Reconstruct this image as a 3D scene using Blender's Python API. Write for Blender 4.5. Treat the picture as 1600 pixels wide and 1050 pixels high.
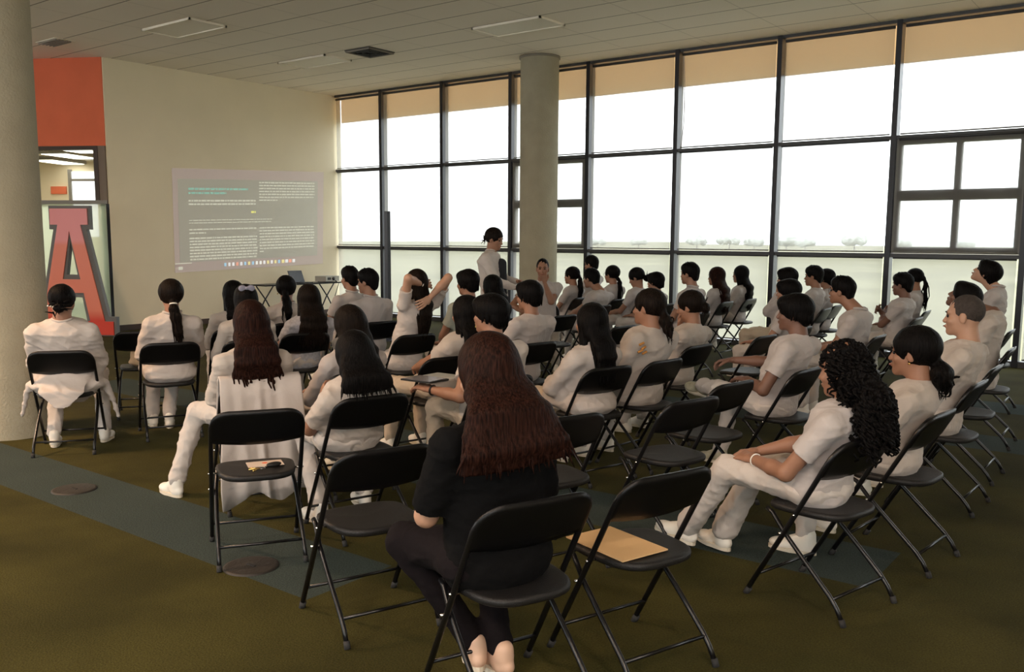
import bpy, math, random
import numpy as np
from mathutils import Matrix, Vector

for o in list(bpy.data.objects): bpy.data.objects.remove(o)
SC = bpy.context.scene
COL = SC.collection
random.seed(7)
PI = math.pi

# ------------------------------------------------------------------ camera
CAM = (14.711, -13.131, 1.627); YAW = 0.652; PIT = 0.1245; ROL = 0.0056
cd = bpy.data.cameras.new('camera'); cam = bpy.data.objects.new('camera', cd); COL.objects.link(cam)
fw = Vector((-math.sin(YAW)*math.cos(PIT), math.cos(YAW)*math.cos(PIT), -math.sin(PIT)))
rt = Vector((math.cos(YAW), math.sin(YAW), 0)); up = rt.cross(fw)
r2 = rt*math.cos(ROL)+up*math.sin(ROL); u2 = -rt*math.sin(ROL)+up*math.cos(ROL)
cam.matrix_world = Matrix(((r2.x, u2.x, -fw.x, CAM[0]), (r2.y, u2.y, -fw.y, CAM[1]), (r2.z, u2.z, -fw.z, CAM[2]), (0, 0, 0, 1)))
cd.sensor_width = 36; cd.lens = 1404/1600*36; cd.shift_y = 22.6/1600; cd.clip_start = .05; cd.clip_end = 3000
SC.camera = cam

# ------------------------------------------------------------------ sky, lights, exposure
w = bpy.data.worlds.new('hazy_sky'); SC.world = w; w.use_nodes = True
bg = w.node_tree.nodes['Background']; bg.inputs[0].default_value = (.95, .97, 1, 1); bg.inputs[1].default_value = 3.8
SC.view_settings.view_transform = 'Standard'; SC.view_settings.look = 'None'
SC.view_settings.gamma = 1; SC.view_settings.exposure = 0.43; SC.view_settings.use_curve_mapping = False
def area(name, loc, sx, sy, power, col, rot=(0, 0, 0)):
    l = bpy.data.lights.new(name, 'AREA'); l.shape = 'RECTANGLE'; l.size = sx; l.size_y = sy; l.energy = power; l.color = col
    o = bpy.data.objects.new(name, l); COL.objects.link(o); o.location = loc; o.rotation_euler = rot; return o
# ceiling lamps of the room, behind the photographer (their fixtures are built with the ceiling)
LAMPS = [(13.1, -15.6), (16.8, -13.7), (17.4, -16.6), (10.0, -14.6), (6.0, -12.6)]
for i, (x, y) in enumerate(LAMPS):
    area('ceiling_lamp_light', (x, y, 4.50), 1.1, .5, 130 if i < 4 else 320, (1, .76, .60) if i < 4 else (1, .62, .36))
# portals that guide the sky light through the window wall
for i in range(5):
    p_ = area('window_portal', (2.0+4.0*i, .25, 2.3), 4.0, 4.5, 1, (1, 1, 1), (PI/2, 0, PI)); p_.data.cycles.is_portal = True
# lamps of the room behind the glazed partition
area('corridor_light', (-3.6, -4.9, 3.25), 3, 2, 220, (1, .86, .68))

# ------------------------------------------------------------------ materials
def mat(name, col, rough=.7, metal=0., spec=.5, bump=0., bscale=60., var=0., vscale=8., coat=0., sheen=0., fold=0.):
    m = bpy.data.materials.new(name); m.use_nodes = True; nt = m.node_tree; b = nt.nodes['Principled BSDF']
    b.inputs['Base Color'].default_value = (*col, 1); b.inputs['Roughness'].default_value = rough
    b.inputs['Metallic'].default_value = metal; b.inputs['Specular IOR Level'].default_value = spec
    b.inputs['Coat Weight'].default_value = coat; b.inputs['Sheen Weight'].default_value = sheen
    tc = nt.nodes.new('ShaderNodeTexCoord')
    if bump:
        n = nt.nodes.new('ShaderNodeTexNoise'); n.inputs['Scale'].default_value = bscale; n.inputs['Detail'].default_value = 4
        nt.links.new(tc.outputs['Object'], n.inputs['Vector'])
        bp = nt.nodes.new('ShaderNodeBump'); bp.inputs['Strength'].default_value = bump; bp.inputs['Distance'].default_value = .01
        nt.links.new(n.outputs[0], bp.inputs['Height']); nt.links.new(bp.outputs[0], b.inputs['Normal'])
        if fold or 'cloth' in name or 'cotton' in name:      # creases of worn cloth
            mp = nt.nodes.new('ShaderNodeMapping'); mp.inputs['Scale'].default_value = (1, 1, 1.9); mp.inputs['Rotation'].default_value = (.5, .3, .4); nt.links.new(tc.outputs['Object'], mp.inputs[0])
            fn = nt.nodes.new('ShaderNodeTexNoise'); fn.noise_type = 'RIDGED_MULTIFRACTAL'; fn.inputs['Scale'].default_value = 5.5; fn.inputs['Detail'].default_value = 2.5; fn.inputs['Roughness'].default_value = .45; fn.inputs['Distortion'].default_value = .6
            nt.links.new(mp.outputs[0], fn.inputs['Vector']); b2 = nt.nodes.new('ShaderNodeBump'); b2.inputs['Strength'].default_value = .55; b2.inputs['Distance'].default_value = .02
            nt.links.new(fn.outputs[0], b2.inputs['Height']); nt.links.new(bp.outputs[0], b2.inputs['Normal']); nt.links.new(b2.outputs[0], b.inputs['Normal'])
    if var:
        n2 = nt.nodes.new('ShaderNodeTexNoise'); n2.inputs['Scale'].default_value = vscale; n2.inputs['Detail'].default_value = 5
        nt.links.new(tc.outputs['Object'], n2.inputs['Vector'])
        rp = nt.nodes.new('ShaderNodeValToRGB')
        rp.color_ramp.elements[0].position = .3; rp.color_ramp.elements[1].position = .7
        rp.color_ramp.elements[0].color = (*[c*(1-var) for c in col], 1); rp.color_ramp.elements[1].color = (*[min(1, c*(1+var)) for c in col], 1)
        nt.links.new(n2.outputs[0], rp.inputs[0]); nt.links.new(rp.outputs[0], b.inputs['Base Color'])
    return m
def hair_mat(name, c0, c1):
    m = bpy.data.materials.new(name); m.use_nodes = True; nt = m.node_tree; b = nt.nodes['Principled BSDF']
    b.inputs['Roughness'].default_value = .5; b.inputs['Specular IOR Level'].default_value = .05
    tc = nt.nodes.new('ShaderNodeTexCoord'); mp = nt.nodes.new('ShaderNodeMapping'); mp.inputs['Scale'].default_value = (1, 1, .07)
    nt.links.new(tc.outputs['Object'], mp.inputs[0])
    n = nt.nodes.new('ShaderNodeTexNoise'); n.inputs['Scale'].default_value = 150; n.inputs['Detail'].default_value = 3
    nt.links.new(mp.outputs[0], n.inputs['Vector'])
    rp = nt.nodes.new('ShaderNodeValToRGB'); rp.color_ramp.elements[0].color = (*c0, 1); rp.color_ramp.elements[1].color = (*c1, 1)
    rp.color_ramp.elements[0].position = .35; rp.color_ramp.elements[1].position = .7
    nt.links.new(n.outputs[0], rp.inputs[0]); nt.links.new(rp.outputs[0], b.inputs['Base Color'])
    bp = nt.nodes.new('ShaderNodeBump'); bp.inputs['Strength'].default_value = .7; bp.inputs['Distance'].default_value = .006
    nt.links.new(n.outputs[0], bp.inputs['Height']); nt.links.new(bp.outputs[0], b.inputs['Normal'])
    return m
def emis(name, col, s=1.):
    m = bpy.data.materials.new(name); m.use_nodes = True; nt = m.node_tree; b = nt.nodes['Principled BSDF']
    b.inputs['Base Color'].default_value = (*[c*.3 for c in col], 1); b.inputs['Emission Color'].default_value = (*col, 1); b.inputs['Emission Strength'].default_value = s
    return m
M = dict(
    wall=mat('cream_wall_paint', (.86, .76, .56), .85, bump=.25, bscale=90, var=.03, vscale=1.2),
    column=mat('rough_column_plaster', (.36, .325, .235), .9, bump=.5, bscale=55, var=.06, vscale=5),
    red=mat('red_wall_paint', (.78, .17, .075), .8, bump=.2, var=.05, vscale=2),
    base=mat('brown_skirting', (.06, .032, .02), .5),
    tile_frame=mat('ceiling_grid_metal', (.22, .19, .15), .6),
    panel=mat('ceiling_lamp_diffuser', (.86, .79, .66), .5),
    vent=mat('vent_dark_metal', (.02, .02, .02), .6),
    black_metal=mat('glossy_black_enamel', (.004, .004, .005), .28, spec=.5),
    black_plastic=mat('black_moulded_plastic', (.003, .003, .0035), .38, spec=.3, bump=.10, bscale=300),
    seat_plastic=mat('black_textured_seat_plastic', (.010, .0095, .0095), .5, spec=.4, bump=.3, bscale=240),
    rubber=mat('grey_rubber_cap', (.02, .02, .02), .8),
    chrome=mat('chrome_bolt', (.7, .7, .7), .2, metal=1),
    mullion=mat('dark_blue_black_mullion', (.008, .009, .017), .4),
    transom=mat('grey_transom', (.05, .05, .055), .45),
    subframe=mat('grey_aluminium_frame', (.23, .22, .20), .5),
    white_cloth=mat('white_cotton', (.46, .42, .405), .9, bump=.25, bscale=38, sheen=.15),
    cream_cloth=mat('cream_cotton', (.475, .42, .375), .9, bump=.25, bscale=38, sheen=.15),
    coat_cloth=mat('white_lab_coat_cotton', (.53, .475, .44), .9, bump=.35, bscale=24),
    trouser=mat('white_trouser_cloth', (.52, .475, .44), .9, bump=.35, bscale=30),
    beige_trouser=mat('beige_trouser_cloth', (.52, .43, .33), .9, bump=.35, bscale=30),
    black_cloth=mat('black_cotton', (.0045, .0045, .0048), .95, spec=.1, bump=.3, bscale=40),
    black_trouser=mat('black_trouser_cloth', (.008, .006, .007), .95, spec=.12, bump=.3, bscale=40),
    dark_cloth=mat('dark_navy_cloth', (.015, .017, .022), .95, bump=.3, bscale=40),
    grey_cloth=mat('pale_grey_print_cloth', (.42, .42, .46), .9, bump=.4, bscale=25, var=.18, vscale=45),
    green_cloth=mat('pale_green_cloth', (.38, .41, .35), .9, bump=.3, bscale=30),
    shoe=mat('white_shoe_leather', (.78, .75, .68), .5, bump=.1),
    sole=mat('shoe_sole_rubber', (.60, .55, .45), .8),
    canvas_shoe=mat('worn_beige_canvas', (.40, .37, .27), .9, bump=.3, bscale=80, var=.2, vscale=20),
    tan_shoe=mat('tan_leather_strap', (.60, .40, .29), .5),
    skin=mat('warm_brown_skin', (.30, .150, .092), .55, bump=.05),
    skin_light=mat('light_tan_skin', (.44, .25, .165), .55, bump=.05),
    skin_dark=mat('deep_brown_skin', (.17, .083, .055), .55, bump=.05),
    hair=hair_mat('black_hair', (.002, .002, .0022), (.009, .0075, .007)),
    hair_brown=hair_mat('dark_brown_hair', (.004, .003, .0025), (.018, .012, .009)),
    hair_red=hair_mat('reddish_brown_hair', (.006, .0026, .002), (.032, .012, .008)),
    hair_crop=mat('cropped_brown_hair', (.040, .030, .025), .8, bump=.6, bscale=220, var=.3, vscale=60),
    eye=mat('dark_eye', (.01, .008, .008), .2), lip=mat('lip_skin', (.30, .10, .08), .5),
    gold=mat('gold_metal', (.8, .55, .2), .25, metal=1), silver=mat('pale_bead', (.85, .82, .75), .3),
    bow=mat('lilac_grey_ribbon', (.25, .25, .33), .7), clip=mat('yellow_clip_plastic', (.65, .55, .18), .4),
    envelope=mat('manila_paper', (.62, .41, .20), .8, bump=.05), paper=mat('printed_paper', (.60, .50, .42), .8),
    grass=mat('hazy_grass_field', (.225, .215, .125), 1, var=.25, vscale=.05), hill=mat('hazy_hill', (.78, .82, .88), 1, var=.08, vscale=.01),  # hill: distance haze painted in as a pale base colour
    leaf=mat('hazy_tree_leaves', (.52, .55, .52), 1, bump=.5, bscale=2, var=.3, vscale=.6), bark=mat('tree_bark', (.15, .12, .09), 1),  # leaf: air haze put into the colour by lightening it
    soffit=mat('tan_exterior_panel', (.62, .38, .17), .9, var=.04, vscale=1),
    letter=None, letter_edge=mat('grey_letter_border', (.14, .14, .14), .5), frame_brown=mat('brown_frame', (.05, .03, .02), .5),
    pillar_grey=mat('grey_brown_jamb', (.20, .155, .12), .7), screen_black=mat('dark_laptop_screen', (.01, .01, .015), .2), device=mat('white_device_plastic', (.45, .43, .38), .5),
    bag=mat('peach_cloth_bag', (.50, .36, .23), .9, bump=.3), strap=mat('black_strap', (.01, .01, .01), .6), phone=mat('tablet_glass', (.14, .14, .15), .15), cover=mat('carpet_floor_box_cover', (.018, .015, .012), .6, bump=.3),
)
# carpet: olive tiles with blue-grey bands of whole tiles
def carpet_mat():
    m = bpy.data.materials.new('olive_carpet_tiles'); m.use_nodes = True; nt = m.node_tree; N = nt.nodes; L = nt.links; b = N['Principled BSDF']
    b.inputs['Roughness'].default_value = .97; b.inputs['Specular IOR Level'].default_value = .1
    g = N.new('ShaderNodeNewGeometry'); s = N.new('ShaderNodeSeparateXYZ'); L.new(g.outputs['Position'], s.inputs[0])
    def mth(op, a, bb=None):
        n = N.new('ShaderNodeMath'); n.operation = op
        for i, q in enumerate((a, bb)):
            if q is None: continue
            if isinstance(q, (int, float)): n.inputs[i].default_value = q
            else: L.new(q, n.inputs[i])
        return n.outputs[0]
    def box(x0, x1, y0, y1):
        a = mth('MULTIPLY', mth('GREATER_THAN', s.outputs[0], x0), mth('LESS_THAN', s.outputs[0], x1))
        c = mth('MULTIPLY', mth('GREATER_THAN', s.outputs[1], y0), mth('LESS_THAN', s.outputs[1], y1)); return mth('MULTIPLY', a, c)
    t = None
    for bx in ((-1, 11.62, -10.6, -10.06), (9.8, 13.58, -8.88, -8.28), (7.4, 12.6, -12.6, -12.0), (5, 9.8, -8.28, -7.7), (10.4, 15.2, -5.4, -4.8), (12, 16, -3.6, -3.0), (2, 8.6, -5.4, -4.8)):
        q = box(*bx); t = q if t is None else mth('MAXIMUM', t, q)
    n = N.new('ShaderNodeTexNoise'); n.inputs['Scale'].default_value = 1.6; n.inputs['Detail'].default_value = 6; L.new(g.outputs['Position'], n.inputs['Vector'])
    n2 = N.new('ShaderNodeTexNoise'); n2.inputs['Scale'].default_value = 130; n2.inputs['Detail'].default_value = 3; L.new(g.outputs['Position'], n2.inputs['Vector'])
    r1 = N.new('ShaderNodeValToRGB'); r1.color_ramp.elements[0].color = (.036, .033, .009, 1); r1.color_ramp.elements[1].color = (.057, .052, .014, 1)
    r1.color_ramp.elements[0].position = .35; r1.color_ramp.elements[1].position = .65
    L.new(n.outputs[0], r1.inputs[0])
    r3 = N.new('ShaderNodeValToRGB'); r3.color_ramp.elements[0].color = (.034, .047, .044, 1); r3.color_ramp.elements[1].color = (.050, .066, .060, 1); L.new(n.outputs[0], r3.inputs[0])
    mx = N.new('ShaderNodeMix'); mx.data_type = 'RGBA'; L.new(t, mx.inputs[0]); L.new(r1.outputs[0], mx.inputs[6]); L.new(r3.outputs[0], mx.inputs[7])
    m2 = N.new('ShaderNodeMix'); m2.data_type = 'RGBA'; m2.blend_type = 'MULTIPLY'; m2.inputs[0].default_value = 1
    r4 = N.new('ShaderNodeValToRGB'); r4.color_ramp.elements[0].color = (.62, .62, .62, 1); r4.color_ramp.elements[1].color = (1.3, 1.3, 1.3, 1); r4.color_ramp.elements[0].position = .3; r4.color_ramp.elements[1].position = .7
    L.new(n2.outputs[0], r4.inputs[0]); L.new(mx.outputs[2], m2.inputs[6]); L.new(r4.outputs[0], m2.inputs[7]); L.new(m2.outputs[2], b.inputs['Base Color'])
    bp = N.new('ShaderNodeBump'); bp.inputs['Strength'].default_value = .5; bp.inputs['Distance'].default_value = .006; L.new(n2.outputs[0], bp.inputs['Height']); L.new(bp.outputs[0], b.inputs['Normal'])
    return m
M['carpet'] = carpet_mat()
def ceiling_mat():
    m = bpy.data.materials.new('suspended_ceiling_tiles'); m.use_nodes = True; nt = m.node_tree; N = nt.nodes; L = nt.links; b = N['Principled BSDF']
    b.inputs['Roughness'].default_value = .9
    g = N.new('ShaderNodeNewGeometry'); s = N.new('ShaderNodeSeparateXYZ'); L.new(g.outputs['Position'], s.inputs[0])
    def mth(op, a, bb):
        n = N.new('ShaderNodeMath'); n.operation = op
        for i, q in enumerate((a, bb)):
            if isinstance(q, (int, float)): n.inputs[i].default_value = q
            else: L.new(q, n.inputs[i])
        return n.outputs[0]
    ly = mth('LESS_THAN', mth('FLOORED_MODULO', mth('ADD', s.outputs[1], .04), .61), .020); lx = mth('MULTIPLY', mth('LESS_THAN', mth('FLOORED_MODULO', s.outputs[0], 1.22), .012), .4)
    ln = mth('MAXIMUM', ly, lx); mx = N.new('ShaderNodeMix'); mx.data_type = 'RGBA'; L.new(ln, mx.inputs[0]); mx.inputs[6].default_value = (.90, .81, .68, 1); mx.inputs[7].default_value = (.33, .27, .20, 1)
    n = N.new('ShaderNodeTexNoise'); n.inputs['Scale'].default_value = 70; L.new(g.outputs['Position'], n.inputs['Vector'])
    bp = N.new('ShaderNodeBump'); bp.inputs['Strength'].default_value = .3; bp.inputs['Distance'].default_value = .01; L.new(n.outputs[0], bp.inputs['Height'])
    L.new(mx.outputs[2], b.inputs['Base Color']); L.new(bp.outputs[0], b.inputs['Normal']); return m
M['ceiling'] = ceiling_mat()
def blind_mat(name, thin, col):
    m = bpy.data.materials.new(name); m.use_nodes = True; nt = m.node_tree; N = nt.nodes; L = nt.links; N.remove(N['Principled BSDF'])
    out = N['Material Output']; tr = N.new('ShaderNodeBsdfTransparent'); tl = N.new('ShaderNodeBsdfTranslucent'); df = N.new('ShaderNodeBsdfDiffuse')
    tl.inputs[0].default_value = (*col, 1); df.inputs[0].default_value = (*[c*.8 for c in col], 1)
    a = N.new('ShaderNodeMixShader'); a.inputs[0].default_value = .35; L.new(tl.outputs[0], a.inputs[1]); L.new(df.outputs[0], a.inputs[2])
    c = N.new('ShaderNodeMixShader'); c.inputs[0].default_value = thin; L.new(a.outputs[0], c.inputs[1]); L.new(tr.outputs[0], c.inputs[2]); L.new(c.outputs[0], out.inputs[0]); return m
M['blind'] = blind_mat('sheer_roller_blind_cloth', .36, (.36, .35, .335))
M['soffit'] = blind_mat('tan_frosted_top_panel', .04, (.86, .67, .46))
def glass_mat(name, tint, gloss=.08):
    m = bpy.data.materials.new(name); m.use_nodes = True; nt = m.node_tree; N = nt.nodes; L = nt.links; N.remove(N['Principled BSDF'])
    out = N['Material Output']; tr = N.new('ShaderNodeBsdfTransparent'); gl = N.new('ShaderNodeBsdfGlossy'); tr.inputs[0].default_value = (*tint, 1); gl.inputs['Roughness'].default_value = .03
    c = N.new('ShaderNodeMixShader'); c.inputs[0].default_value = gloss; L.new(tr.outputs[0], c.inputs[1]); L.new(gl.outputs[0], c.inputs[2]); L.new(c.outputs[0], out.inputs[0]); return m
M['glass'] = glass_mat('clear_window_glass', (.93, .95, .94), .04); M['teal_glass'] = blind_mat('frosted_greenish_partition_glass', .42, (.66, .82, .76))
def letter_mat():  # colour ramps with height, red at the foot to pink at the top
    m = mat('pink_to_red_letter_ramp', (.5, .1, .08), .35); nt = m.node_tree; N = nt.nodes; L = nt.links
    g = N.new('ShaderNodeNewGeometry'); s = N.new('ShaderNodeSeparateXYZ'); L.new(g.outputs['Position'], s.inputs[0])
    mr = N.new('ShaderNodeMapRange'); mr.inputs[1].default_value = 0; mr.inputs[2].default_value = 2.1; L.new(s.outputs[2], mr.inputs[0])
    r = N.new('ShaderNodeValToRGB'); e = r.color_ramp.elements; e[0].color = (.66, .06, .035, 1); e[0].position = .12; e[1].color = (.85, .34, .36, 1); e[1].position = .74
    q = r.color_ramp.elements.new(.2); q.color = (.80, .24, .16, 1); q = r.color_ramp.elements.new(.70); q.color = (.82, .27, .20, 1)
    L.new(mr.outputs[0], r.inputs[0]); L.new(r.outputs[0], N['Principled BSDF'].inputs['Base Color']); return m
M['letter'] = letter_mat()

# ------------------------------------------------------------------ mesh helpers
def link(name, V, Fc, m, parent=None, smooth=True, mats=None, midx=None):
    me = bpy.data.meshes.new(name); me.from_pydata([tuple(map(float, v)) for v in V] if not isinstance(V, np.ndarray) else V.tolist(), [], Fc if not isinstance(Fc, np.ndarray) else Fc.tolist())
    o = bpy.data.objects.new(name, me); COL.objects.link(o)
    for mm in (mats or [m]): me.materials.append(mm)
    if midx is not None: me.polygons.foreach_set('material_index', midx)
    if smooth: me.polygons.foreach_set('use_smooth', [True]*len(me.polygons))
    me.update()
    if parent: o.parent = parent
    return o
class MB:
    def __init__(s): s.V = []; s.F = []
    def add(s, V, Fc):
        n = len(s.V); s.V += [tuple(map(float, v)) for v in V]; s.F += [tuple(int(i)+n for i in f) for f in Fc]; return s
    def box(s, x0, y0, z0, x1, y1, z1):
        return s.add([(x0, y0, z0), (x1, y0, z0), (x1, y1, z0), (x0, y1, z0), (x0, y0, z1), (x1, y0, z1), (x1, y1, z1), (x0, y1, z1)],
                     [(0, 3, 2, 1), (4, 5, 6, 7), (0, 1, 5, 4), (1, 2, 6, 5), (2, 3, 7, 6), (3, 0, 4, 7)])
    def tube(s, pts, r, n=8, caps=True):
        V, Fc = tube(pts, r, n, caps); return s.add(V, Fc)
    def prism(s, poly, thick, origin=(0, 0, 0), ax=(1, 0, 0), ay=(0, 0, 1), az=(0, 1, 0)):
        o = np.array(origin, float); ax = np.array(ax, float); ay = np.array(ay, float); az = np.array(az, float)
        k = len(poly); V = [o+ax*p[0]+ay*p[1] for p in poly]+[o+ax*p[0]+ay*p[1]+az*thick for p in poly]
        return s.add(V, [tuple(range(k))[::-1], tuple(range(k, 2*k))]+[(i, (i+1) % k, (i+1) % k+k, i+k) for i in range(k)])
    def obj(s, name, m, parent=None, smooth=False): return link(name, s.V, s.F, m, parent, smooth)
def tube(pts, r, n=8, caps=True):
    P = np.array(pts, float); k = len(P); R = np.full(k, r) if np.isscalar(r) else np.array(r, float)
    T = np.gradient(P, axis=0); T /= np.linalg.norm(T, axis=1)[:, None]+1e-12
    u = np.cross(T[0], (0, 0, 1.)); 
    if np.linalg.norm(u) < .1: u = np.cross(T[0], (0, 1., 0))
    u /= np.linalg.norm(u); V = []; a = np.arange(n)*2*PI/n
    for i in range(k):
        u = u-T[i]*(u@T[i]); u /= np.linalg.norm(u)+1e-12; v = np.cross(T[i], u)
        V.append(P[i]+R[i]*(np.cos(a)[:, None]*u+np.sin(a)[:, None]*v))
    V = np.concatenate(V); Fc = []
    for i in range(k-1):
        for j in range(n):
            j2 = (j+1) % n; Fc.append((i*n+j, i*n+j2, (i+1)*n+j2, (i+1)*n+j))
    if caps: Fc.append(tuple(range(n))[::-1]); Fc.append(tuple((k-1)*n+j for j in range(n)))
    return V, Fc
def arc(p0, pc, p1, n=5):
    p0, pc, p1 = map(np.array, (p0, pc, p1)); return [tuple(p0*(1-t)**2+2*pc*t*(1-t)+p1*t*t) for t in np.linspace(0, 1, n)]
def tag(o, label=None, cat=None, group=None, kind=None):
    if label: o['label'] = label
    if cat: o['category'] = cat
    if group: o['group'] = group
    if kind: o['kind'] = kind
    return o
def empty(name, loc=(0, 0, 0), rz=0., **k):
    o = bpy.data.objects.new(name, None); COL.objects.link(o); o.location = loc; o.rotation_euler = (0, 0, rz); o.empty_display_size = .1; return tag(o, **k)
KIDS = {}
def copy_tree(o, parent=None):
    c = o.copy(); COL.objects.link(c); c.parent = parent
    for ch in list(o.children): copy_tree(ch, c)
    return c
# ------------------------------------------------------------------ smooth solid modelling on a grid
def V3(*a): return np.array(a, float)
def nrm(v): v = np.asarray(v, float); return v/(np.linalg.norm(v)+1e-12)
def rc(a, b, ra, rb, k=.02, cut=False):
    a = np.array(a, float); b = np.array(b, float); r = max(ra, rb)
    def f(X, Y, Z):
        ba = b-a; L = ba@ba+1e-12; px, py, pz = X-a[0], Y-a[1], Z-a[2]
        t = np.clip((px*ba[0]+py*ba[1]+pz*ba[2])/L, 0, 1)
        return np.sqrt((px-t*ba[0])**2+(py-t*ba[1])**2+(pz-t*ba[2])**2)-(ra+(rb-ra)*t)
    return f, np.minimum(a, b)-r, np.maximum(a, b)+r, k, cut
def sph(c, r, k=.02, cut=False): return rc(c, np.array(c, float)+1e-4, r, r, k, cut)
def ell(c, r, ax=None, k=.02, cut=False):
    c = np.array(c, float); r = np.array(r, float); A = np.eye(3) if ax is None else np.array(ax, float)   # rows = axes
    def f(X, Y, Z):
        px, py, pz = X-c[0], Y-c[1], Z-c[2]
        q = [(A[i, 0]*px+A[i, 1]*py+A[i, 2]*pz) for i in range(3)]
        k0 = np.sqrt(sum((q[i]/r[i])**2 for i in range(3))); k1 = np.sqrt(sum((q[i]/r[i]**2)**2 for i in range(3)))+1e-9
        return k0*(k0-1)/k1
    e = np.sqrt(sum((A[i]*r[i])**2 for i in range(3))); return f, c-e, c+e, k, cut
def ec(a, b, ra, rb, xa=(1, 0, 0), k=.03, cut=False):
    a = np.array(a, float); b = np.array(b, float); w_ = nrm(b-a); u = np.array(xa, float); u = nrm(u-w_*(u@w_)); v = np.cross(w_, u); L = np.linalg.norm(b-a)
    def f(X, Y, Z):
        px, py, pz = X-a[0], Y-a[1], Z-a[2]
        s = px*w_[0]+py*w_[1]+pz*w_[2]; t = np.clip(s/L, 0, 1); qw = s-t*L
        qu = px*u[0]+py*u[1]+pz*u[2]; qv = px*v[0]+py*v[1]+pz*v[2]
        rx = ra[0]+(rb[0]-ra[0])*t; ry = ra[1]+(rb[1]-ra[1])*t; rw = np.minimum(rx, ry)
        k0 = np.sqrt((qu/rx)**2+(qv/ry)**2+(qw/rw)**2); k1 = np.sqrt((qu/rx**2)**2+(qv/ry**2)**2+(qw/rw**2)**2)+1e-9
        return k0*(k0-1)/k1
    r = max(*ra, *rb); return f, np.minimum(a, b)-r, np.maximum(a, b)+r, k, cut
def cyl(a, b, r, k=.003, cut=True):
    a = np.array(a, float); b = np.array(b, float); w_ = nrm(b-a); L = np.linalg.norm(b-a)
    def f(X, Y, Z):
        px, py, pz = X-a[0], Y-a[1], Z-a[2]; s = px*w_[0]+py*w_[1]+pz*w_[2]
        q = np.sqrt(np.maximum(px*px+py*py+pz*pz-s*s, 0))-r; return np.maximum(q, np.abs(s-L/2)-L/2)
    return f, np.minimum(a, b)-r, np.maximum(a, b)+r, k, cut
def mesh_sdf(prims, h, zmin=None):
    prims = [p for p in prims if p is not None]
    adds = [p for p in prims if not p[4]]
    lo = np.min([p[1] for p in adds], axis=0)-2.5*h; hi = np.max([p[2] for p in adds], axis=0)+2.5*h
    n = np.ceil((hi-lo)/h).astype(int)+1; ax = [lo[i]+h*np.arange(n[i]) for i in range(3)]
    F = np.full(n, .2, np.float32)
    for f, a, b, k, cut in prims:
        m = k+2*h; i0 = np.maximum(np.floor((a-m-lo)/h).astype(int), 0); i1 = np.minimum(np.ceil((b+m-lo)/h).astype(int)+1, n)
        if (i1 <= i0).any(): continue
        sl = tuple(slice(i0[j], i1[j]) for j in range(3))
        X, Y, Z = np.meshgrid(*[ax[j][sl[j]].astype(np.float32) for j in range(3)], indexing='ij', sparse=True)
        d = f(X, Y, Z).astype(np.float32); A = F[sl]
        if not cut:
            hh = np.clip(.5+.5*(A-d)/k, 0, 1); F[sl] = A*(1-hh)+d*hh-k*hh*(1-hh)
        else:
            d = -d; hh = np.clip(.5-.5*(A-d)/k, 0, 1); F[sl] = A*(1-hh)+d*hh+k*hh*(1-hh)
    return surface(F, lo, h)
def surface(F, lo, h):
    ins = F < 0; n = F.shape
    c = [ins[i:n[0]-1+i, j:n[1]-1+j, k:n[2]-1+k] for i in (0, 1) for j in (0, 1) for k in (0, 1)]
    anyv = c[0].copy(); allv = c[0].copy()
    for q in c[1:]: anyv |= q; allv &= q
    act = anyv & ~allv; I = np.argwhere(act); idx = np.full(act.shape, -1, np.int32); idx[act] = np.arange(len(I))
    acc = np.zeros((len(I), 3)); cnt = np.zeros(len(I)); val = {}
    for i in (0, 1):
        for j in (0, 1):
            for k in (0, 1): val[(i, j, k)] = F[I[:, 0]+i, I[:, 1]+j, I[:, 2]+k]
    for a in val:
        for d in range(3):
            if a[d]: continue
            b = list(a); b[d] = 1; va, vb = val[a], val[tuple(b)]; cr = (va < 0) != (vb < 0)
            t = np.where(cr, va/(va-vb+1e-12), 0); p = np.tile(np.array(a, float), (len(I), 1)); p[:, d] = t
            acc[cr] += p[cr]; cnt += cr
    V = lo+h*(I+acc/np.maximum(cnt, 1)[:, None]); Fs = []
    for d in range(3):
        e, g = (d+1) % 3, (d+2) % 3
        s0 = [slice(None)]*3; s1 = [slice(None)]*3; s0[d] = slice(0, n[d]-1); s1[d] = slice(1, n[d])
        A, B = ins[tuple(s0)], ins[tuple(s1)]
        for sgn in (0, 1):
            E = np.argwhere((A & ~B) if sgn == 0 else (~A & B)); E = E[(E[:, e] > 0) & (E[:, g] > 0) & (E[:, e] < n[e]-1) & (E[:, g] < n[g]-1)]
            if not len(E): continue
            q = []
            for de, dg in ((-1, -1), (0, -1), (0, 0), (-1, 0)):
                t = E.copy(); t[:, e] += de; t[:, g] += dg; q.append(idx[t[:, 0], t[:, 1], t[:, 2]])
            q = np.stack(q, 1); Fs.append(q if sgn == 0 else q[:, ::-1])
    return V, np.concatenate(Fs)
def vnormals(V, Fc):
    a = V[Fc[:, 2]]-V[Fc[:, 0]]; b = V[Fc[:, 3]]-V[Fc[:, 1]]; fn = np.cross(a, b); N = np.zeros_like(V)
    for i in range(4): np.add.at(N, Fc[:, i], fn)
    return N/(np.linalg.norm(N, axis=1)[:, None]+1e-12)
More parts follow.
